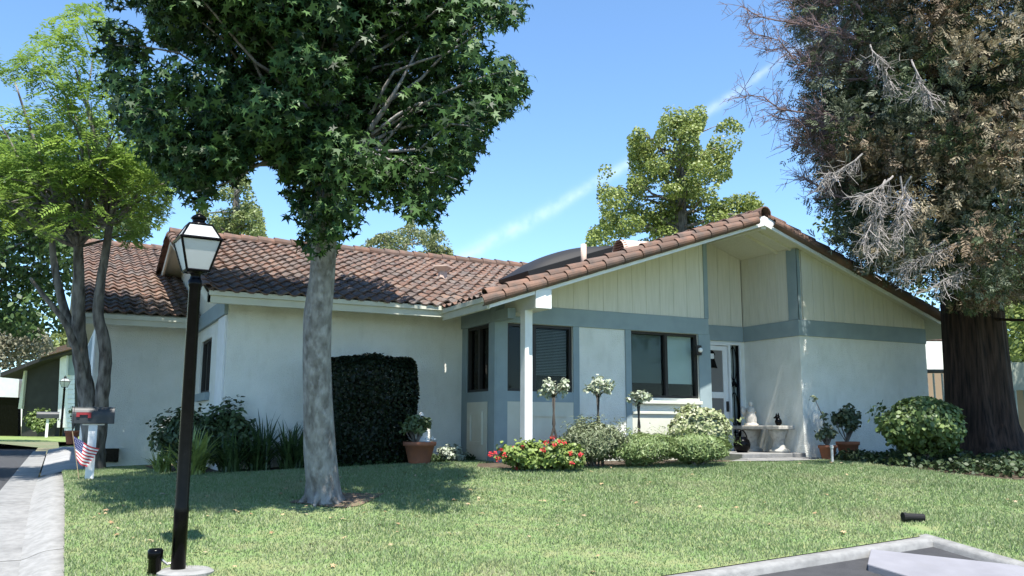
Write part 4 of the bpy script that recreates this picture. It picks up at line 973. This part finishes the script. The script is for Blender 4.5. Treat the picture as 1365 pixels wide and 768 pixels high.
# square clipped hedge against the left wing
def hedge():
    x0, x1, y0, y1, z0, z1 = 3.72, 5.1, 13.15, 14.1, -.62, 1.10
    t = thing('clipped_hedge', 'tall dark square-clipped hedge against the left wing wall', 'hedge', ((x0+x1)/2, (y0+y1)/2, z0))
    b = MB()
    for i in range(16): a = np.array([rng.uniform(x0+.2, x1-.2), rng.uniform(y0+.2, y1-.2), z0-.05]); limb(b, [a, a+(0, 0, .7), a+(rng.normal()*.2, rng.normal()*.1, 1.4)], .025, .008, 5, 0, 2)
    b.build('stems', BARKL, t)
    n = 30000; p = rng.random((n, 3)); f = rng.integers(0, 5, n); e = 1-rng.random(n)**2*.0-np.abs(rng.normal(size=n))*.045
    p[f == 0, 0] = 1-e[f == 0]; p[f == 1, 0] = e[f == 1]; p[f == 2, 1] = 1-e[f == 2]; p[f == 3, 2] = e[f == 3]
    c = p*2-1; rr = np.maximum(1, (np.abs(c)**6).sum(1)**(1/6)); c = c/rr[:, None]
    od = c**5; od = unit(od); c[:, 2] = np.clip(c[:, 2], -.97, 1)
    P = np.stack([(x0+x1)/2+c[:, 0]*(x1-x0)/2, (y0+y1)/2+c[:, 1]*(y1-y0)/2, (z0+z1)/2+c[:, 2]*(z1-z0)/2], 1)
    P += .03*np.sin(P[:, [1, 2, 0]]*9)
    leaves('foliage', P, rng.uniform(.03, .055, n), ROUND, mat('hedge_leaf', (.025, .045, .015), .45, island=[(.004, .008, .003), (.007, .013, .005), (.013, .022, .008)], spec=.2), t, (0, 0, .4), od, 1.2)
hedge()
# left bed
shrub('dark_shrub', 'dark broad-leaved shrub under the left end window', G(1.95, 15.2), (.62, .6, .50), 3600, .085, [(.03, .055, .02), (.05, .085, .03), (.08, .12, .045)], LEAF, 22, spec=.5, rough=.48, jag=.32)
shrub('dark_shrub', 'dark upright shrub right behind the near lamp post', G(2.35, 14.0), (.38, .34, .52), 2200, .085, [(.03, .055, .02)], LEAF, 16, spec=.5, rough=.48, jag=.32)
def strap_clump(base, n, L, label, cols, key):
    base = np.asarray(base, float); b = []
    for i in range(n):
        a = rng.uniform(0, 6.28); l = L*rng.uniform(.6, 1.1); lean = rng.uniform(.15, .95); w = rng.uniform(.012, .022); s = base+np.array([rng.normal()*.07, rng.normal()*.07, 0]); d = np.array([math.cos(a), math.sin(a), 0]); sdv = np.array([-math.sin(a), math.cos(a), 0])
        pv = None
        for k in range(7):
            u = k/6; p = s+d*l*lean*u**1.3+np.array([0, 0, l*(1.0-lean*.25)*(u-.55*lean*u**2.6)]); ww = w*(1-u**2)*(.6+u)+.001; cur = (p-sdv*ww, p+sdv*ww)
            if pv: b.append((pv[0], pv[1], cur[1], cur[0]))
            pv = cur
    o = fast_mesh('agapanthus', np.array(b), 4, mat(key, cols[0], .4, island=cols, trans=.2, spec=.5)); o.location = tuple(base)
    me = o.data; co = np.empty(len(me.vertices)*3); me.vertices.foreach_get('co', co); me.vertices.foreach_set('co', (co.reshape(-1, 3)-base).ravel()); me.update()
    return tag(o, label, 'plant', 'strap-leaved clumps along the left bed')
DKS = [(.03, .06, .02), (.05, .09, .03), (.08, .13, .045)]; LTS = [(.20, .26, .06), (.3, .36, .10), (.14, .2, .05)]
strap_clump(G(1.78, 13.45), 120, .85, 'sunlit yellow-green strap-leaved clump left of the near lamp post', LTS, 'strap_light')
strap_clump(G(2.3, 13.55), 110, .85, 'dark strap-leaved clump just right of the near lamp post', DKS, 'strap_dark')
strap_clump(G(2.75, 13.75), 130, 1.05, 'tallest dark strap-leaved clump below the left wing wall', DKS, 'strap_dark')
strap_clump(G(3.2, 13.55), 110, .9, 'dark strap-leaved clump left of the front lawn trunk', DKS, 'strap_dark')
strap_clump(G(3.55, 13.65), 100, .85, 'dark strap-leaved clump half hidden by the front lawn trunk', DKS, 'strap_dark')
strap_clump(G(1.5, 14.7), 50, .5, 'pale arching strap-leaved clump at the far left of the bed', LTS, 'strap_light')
def cover(name, label, poly, n, h, lsize, cols, dens=None):
    xs = [p[0] for p in poly]; ys = [p[1] for p in poly]; X = rng.uniform(min(xs), max(xs), n); Y = rng.uniform(min(ys), max(ys), n); k = inpoly(X, Y, poly); X, Y = X[k], Y[k]
    Z = g(X, Y)+rng.random(len(X))*h*(.6+.4*np.sin(X*5)*np.sin(Y*6+1))+.01
    o = leaves(name, np.stack([X, Y, Z], 1), rng.uniform(.7, 1.3, len(X))*lsize, ROUND, mat(name+'_leaf', cols[0], .5, island=cols, trans=.15), None, (0, 0, 1.0))
    return tag(o, label, 'ground cover', kind='stuff')
cover('bed_cover', 'dark low ground cover under the clipped hedge', [(3.4, 13.15), (5.6, 13.2), (6.2, 13.4), (6.25, 14.1), (3.4, 13.6)], 5000, .14, .055, [(.02, .04, .015), (.035, .06, .02), (.05, .08, .03)])
cover('ivy_cover', 'dark ivy ground cover around the foot of the redwood', [(12.5, 11.9), (12.15, 11.5), (11.8, 10.6), (11.65, 9.7), (11.8, 8.95), (12.35, 8.3), (13.5, 7.9), (20, 7.8), (20, 13), (15.8, 13), (15.6, 12.1)], 26000, .20, .065, [(.022, .04, .016), (.04, .065, .025), (.07, .10, .045)])
# potted plants
def pot(base, r, h, m=TERRA, name='terracotta_pot', label=None, group=None):
    t = thing(name, label, 'potted plant', base, group)
    b = MB(); b.lathe(base, [(r*.66, 0), (r*.72, h*.1), (r*.96, h*.8), (r*1.08, h*.82), (r*1.1, h), (r*.95, h), (r*.9, h*.9), (.01, h*.88)], 24); b.build('pot', m, t, True); return t
def plant_on(t, base, R, n, lsize, cols, key, shape=ROUND):
    base = np.asarray(base, float); R = np.asarray(R, float); c0 = base+(0, 0, R[2]*.9); pts, od = [], []
    b = MB()
    for i in range(14):
        d = unit(rng.normal(size=(1, 3)))[0]; d[2] = abs(d[2]); k = c0+R*d*rng.uniform(.45, .85); c, dd = ball(n//14, k, R*.3, .4); pts.append(c); od.append(dd); b.tube([base, (base+k)/2+rng.normal(size=3)*.02, k], [.014, .011, .006], 5)
    b.build('stems', BARKL, t); pts = np.concatenate(pts); od = np.concatenate(od)
    leaves('foliage', pts, rng.uniform(.7, 1.3, len(pts))*lsize, shape, mat(key, cols[0], .45, island=cols, spec=.5, trans=.15), t, (0, 0, .6), od, 1.)
pb = P3(559, 614, 13.55); pb[2] = g(pb[0], pb[1])
t = pot(pb, .235, .34, label='wide terracotta pot of leafy plants at the right of the clipped hedge'); plant_on(t, pb+(-.06, 0, .3), (.28, .25, .26), 700, .06, [(.05, .08, .03), (.09, .13, .05), (.14, .18, .08)], 'pot_leaf')
cflow, _ = ball(30, pb+(.12, -.12, .38), (.09, .06, .05), .4); leaves('white_flowers', cflow, .035, ROUND, mat('petal_white', (.75, .75, .72), .7), t, (0, -.5, .5))
def angel(base, h, label, m):
    base = np.asarray(base, float); t = thing('statue', label, 'statue', base); b = MB()
    b.lathe(base, [(.30*h, 0), (.30*h, .07*h), (.22*h, .09*h), (.23*h, .14*h), (.24*h, .3*h), (.19*h, .48*h), (.15*h, .6*h), (.17*h, .68*h), (.13*h, .75*h), (.055*h, .79*h), (.05*h, .82*h)], 14)
    b.blob(base+(0, 0, .89*h), (.085*h, .09*h, .11*h), 12, 8)
    for s_ in (-1, 1):
        b.tube([base+(s_*.15*h, 0, .7*h), base+(s_*.18*h, -.08*h, .55*h), base+(s_*.05*h, -.17*h, .58*h)], [.05*h, .045*h, .03*h], 8)
        b.prism([base+(s_*.06*h, .1*h, .70*h), base+(s_*.30*h, .16*h, .80*h), base+(s_*.34*h, .18*h, .60*h), base+(s_*.22*h, .15*h, .36*h), base+(s_*.08*h, .1*h, .45*h)], [base+(s_*.06*h, .14*h, .70*h), base+(s_*.30*h, .20*h, .80*h), base+(s_*.34*h, .22*h, .60*h), base+(s_*.22*h, .19*h, .36*h), base+(s_*.08*h, .14*h, .45*h)])
    b.build('figure', m, t, True)
angel(P3(561, 589, 13.8), .46, 'white angel statue standing behind the wide terracotta pot', STATUE)
shrub('silver_bush', 'small silvery bush beside the wide terracotta pot', G(5.72, 13.35), (.2, .18, .13), 700, .045, [(.28, .32, .24), (.38, .41, .33), (.2, .25, .16)], ROUND, 10)
p1 = P3(1104, 612, 15.6); p1[2] = g(p1[0], p1[1])
t = pot(p1, .15, .27, label='smaller terracotta pot with a tall stalk by the right wall corner'); plant_on(t, p1+(0, 0, .25), (.2, .2, .2), 300, .06, [(.05, .075, .035), (.09, .12, .06), (.15, .18, .1)], 'jade_leaf')
b = MB(); sk_ = [p1+(-.03, 0, .25), P3(1098, 560, 15.6), P3(1092, 545, 15.6), P3(1086, 532, 15.6)]; limb(b, sk_, .012, .006, 6, 0); b.build('stalk', BARKL, t)
c, dd = ball(22, sk_[-1], .06, .3); c2, _ = ball(25, P3(1100, 556, 15.6), .07, .3); c3, _ = ball(25, P3(1090, 582, 15.5), .08, .3); leaves('stalk_leaves', np.concatenate([c, c2, c3]), .06, ROUND, MATS['jade_leaf'], t)
p2 = P3(1131, 608, 15.9); p2[2] = g(p2[0], p2[1])
t = pot(p2, .19, .33, label='larger terracotta pot with a bushy jade plant by the right wall'); plant_on(t, p2+(-.02, 0, .3), (.30, .28, .36), 900, .065, [(.05, .075, .035)], 'jade_leaf')
# bench with figures
bc = np.array([11.93, 12.93, -.46])
t = thing('garden_bench', 'cast stone bench on two carved pedestals by the entry wall', 'bench', bc)
b = MB(); b.box(11.72, 12.12, 12.28, 13.55, -.04, .03); b.build('seat', STONE, t, False, .012)
for y in (12.52, 13.22):
    b = MB(); b.lathe((11.93, y, -.46), [(.19, 0), (.19, .05), (.13, .08), (.12, .14), (.10, .2), (.14, .29), (.17, .38), (.18, .421)], 16); b.build('pedestal', STONE, t, True)
angel((11.9, 13.2, .03), .46, 'cream praying statue sitting on the stone bench', mat('cream_stone', (.62, .57, .5), .8, var=(.5, .46, .4), scale=20))
fg = np.array([11.9, 12.47, .03]); t = thing('figurine', 'small dark animal figurine on the right of the stone bench', 'figurine', fg)
b = MB(); b.blob(fg+(0, 0, .07), (.07, .06, .075), 12, 8); b.blob(fg+(-.02, 0, .16), .045, 10, 8)
for s_ in (-1, 1): b.tube([fg+(-.02, s_*.025, .19), fg+(-.02, s_*.03, .235)], [.018, .004], 6)
b.tube([fg+(-.05, .02, .15), fg+(-.09, .02, .14)], [.025, .012], 6); b.build('body', BLACK, t, True)
for (yy, xx, r, lab) in ((12.45, 11.02, .15, 'round black glazed urn on the porch near the stone bench'), (12.75, 10.85, .12, 'smaller black urn on the porch by the entry door')):
    u = np.array([xx+.28, yy+.35, -.46]); t = thing('black_urn', lab, 'urn', u)
    b = MB(); b.lathe(u, [(r*.6, 0), (r*.95, r*.5), (r*1.05, r), (r*.9, r*1.5), (r*.6, r*1.75), (r*.7, r*1.9), (r*.55, r*1.88)], 18); b.build('body', BLACK, t, True)
    b = MB(); b.tube([u+(r*.9*math.cos(a), 0, r*1.2+r*1.5*math.sin(a)) for a in np.linspace(0, math.pi, 12)], .012, 6); b.build('handle', BLACK, t, True)
st = P3(1110, 622, 14.4); st[2] = g(st[0], st[1])
b = MB(); b.lathe(st, [(.022, -.05), (.022, .24), (.03, .245), (.03, .28), (.018, .30)], 12); o = b.build('path_marker', mat('grey_metal', (.5, .5, .48), .5)); tag(o, 'short pale post standing at the edge of the entry path', 'post')
rbp = P3(1231, 560, 14.3)
shrub('camellia_bush', 'round glossy bush sunlit on its left in front of the redwood', (rbp[0], rbp[1], float(g(rbp[0], rbp[1]))+.1), (.80, .72, .56), 9000, .075, [(.05, .085, .025), (.09, .14, .04), (.16, .22, .06)], ROUND, 28, spec=.5, rough=.5, jag=.2, strays=5)
# sprinkler pipe lying on the lawn
sp_ = gnd(1217, 696); b = MB(); p0 = sp_+(-.09, .03, .06); p1 = sp_+(.12, -.05, .05); b.tube([p0, p0*.5+p1*.5, p1], .042, 14); b.tube([p0-(p1-p0)*.12, p0+(p1-p0)*.05], .05, 14)
tag(b.build('sprinkler_pipe', mat('matt_black', (.012, .012, .013), .8), None, False), 'short black pipe lying on the lawn near the parking kerb', 'pipe')

# ------------------------------------------------------------------ right background: gate, fence, neighbour
rf = P3(1247, 500, 20.5)
t = thing('side_gate', 'low weathered gate of upright bars between the house and the redwood', 'gate', (rf[0], rf[1], -.6))
b = MB(); ex = _r0; 
for i in range(7):
    p = np.array([rf[0], rf[1], 0])+ex*(-.25+i*.2); b.tube([p+(0, 0, -.65), p+(0, 0, 1.25)], .022, 8)
b.build('bars', CREAM, t)
b = MB(); 
for z in (1.3, -.3): b.tube([np.array([rf[0], rf[1], z])-ex*.4, np.array([rf[0], rf[1], z])+ex*1.2], .05, 6)
b.build('rails', mat('weathered_wood', (.14, .13, .11), .9, var=(.1, .09, .08), scale=6), t)
nh = P3(1255, 470, 27)
t = thing('neighbour_house', 'bright white wall and tan trim seen between the house and the redwood', 'house', (nh[0], nh[1], -.6))
def obox(c, w, dpt, z0, z1, ax=_r0):
    ay = np.array([-ax[1], ax[0], 0]); b = MB(); c = np.array([c[0], c[1], 0]); a = [c-ax*w/2, c+ax*w/2, c+ax*w/2+ay*dpt, c-ax*w/2+ay*dpt]; b.prism([p+(0, 0, z0) for p in a], [p+(0, 0, z1) for p in a]); return b
TAN = mat('tan_stucco', (.27, .20, .145), .9)
obox(nh, 6, 4, -.6, 1.75).build('base_wall', TAN, t); obox(nh, 6.02, 4.02, 1.752, 2.62).build('wall', WHITE, t); obox(nh-_r0*0, 7, 5, 2.65, 2.75).build('roof', TILE, t)
fr_ = P3(1400, 510, 20)
t = thing('garden_fence', 'grey-green fence with a deep top rail at the right edge', 'fence', (fr_[0], fr_[1], -.6))
FEN = mat('fence_paint', (.34, .37, .31), .8, var=(.28, .31, .26), scale=4)
c = np.array([fr_[0], fr_[1], 0]); obox(c, 3.2, .08, .85, 1.48).build('top_rail', FEN, t); b = MB()
for i in range(14): p = c+_r0*(-1.55+i*.24)+(0, 0, 0); b.tube([p+(0, 0, -.6), p+(0, 0, .85)], .04, 6)
b.build('pickets', FEN, t)

# ------------------------------------------------------------------ left background: neighbour house, hedge, pot
D = 46
cn = P3(60, 540, D); ax = _r0
t = thing('neighbour_house', 'grey neighbour house with shade-darkened gable wall and white sunlit siding at far left', 'house', (cn[0], cn[1], -.7))
DG = mat('shade_darkened_siding', (.045, .045, .043), .9, var=(.035, .035, .033), scale=2)  # shade on the gable wall is put into its base grey
def wallpoly(px, D_, th, m, name):
    b = MB(); f = [P3(x, y, D_) for x, y in px]; k = [p+_fw*th*np.array([1, 1, 0]) for p in f]; b.prism(f, k); return b.build(name, m, t)
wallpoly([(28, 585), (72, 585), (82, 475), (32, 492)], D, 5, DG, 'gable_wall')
wallpoly([(76, 570), (80, 478), (89, 470), (86, 570)], D-.3, .25, WHITE, 'corner_board')
b = MB()
for i in range(12):
    y = 500+i*6.4; f0, f1 = P3(85.5, y, D-.2), P3(97, y, D+.4); g0, g1 = P3(85.5, y+6, D-.25), P3(97, y+6, D+.35)
    b.prism([f0, f1, g1, g0], [p+_fw*.2 for p in (f0, f1, g1, g0)])
b.build('siding', WHITE, t)
wallpoly([(87, 500), (90, 470), (100, 468), (99, 500)], D-.1, .3, BLUE, 'upper_panel')
wallpoly([(0, 497), (50, 478), (95, 465), (95, 469), (50, 483), (0, 503)], D-.8, 6, mat('dark_barge', (.03, .03, .03), .8), 'barge_board')
wallpoly([(50, 477), (52, 470), (92, 458), (95, 465)], D-1, 6, TILE, 'roof')
wallpoly([(-30, 500), (26, 500), (24, 530), (-30, 528)], D+1.5, .3, WHITE, 'garage_lintel')
wallpoly([(-30, 528), (24, 530), (24, 585), (-30, 585)], D+1.6, .3, BLACK, 'garage_door')
wallpoly([(24, 545), (32, 492), (34, 492), (29, 545)], D-.2, .3, CREAM, 'corner_board')
hb = P3(55, 574, 44); shrub('boxwood_ball', 'small round green hedge before the far neighbour house', (hb[0], hb[1], hb[2]-.1), (.65, .6, .55), 2500, .12, [(.10, .15, .04), (.18, .24, .07), (.07, .11, .03)], ROUND, 12)
b = MB(); q = [P3(-120, 587, 40), P3(64, 587, 40), P3(72, 580, 46), P3(-120, 575, 52)]; 
LAWN2 = mat('far_lawn', (.13, .19, .05), .9, var=(.18, .22, .07), scale=.8)
tag(poly_sheet('far_lawn', [(-14, 44), (.6, 36), (2.4, 38), (2.4, 60), (-14, 60)], lambda x, y: -.62, LAWN2, 3), kind='structure')
pp = P3(95, 592, 26.5)
t = pot(np.array([pp[0], pp[1], pp[2]]), .2, .4, label='square-shouldered terracotta pot by the driveway behind the mailbox'); plant_on(t, pp+(0, 0, .4), (.2, .2, .4), 250, .07, [(.1, .15, .05), (.17, .22, .08), (.07, .1, .03)], 'far_pot_leaf')
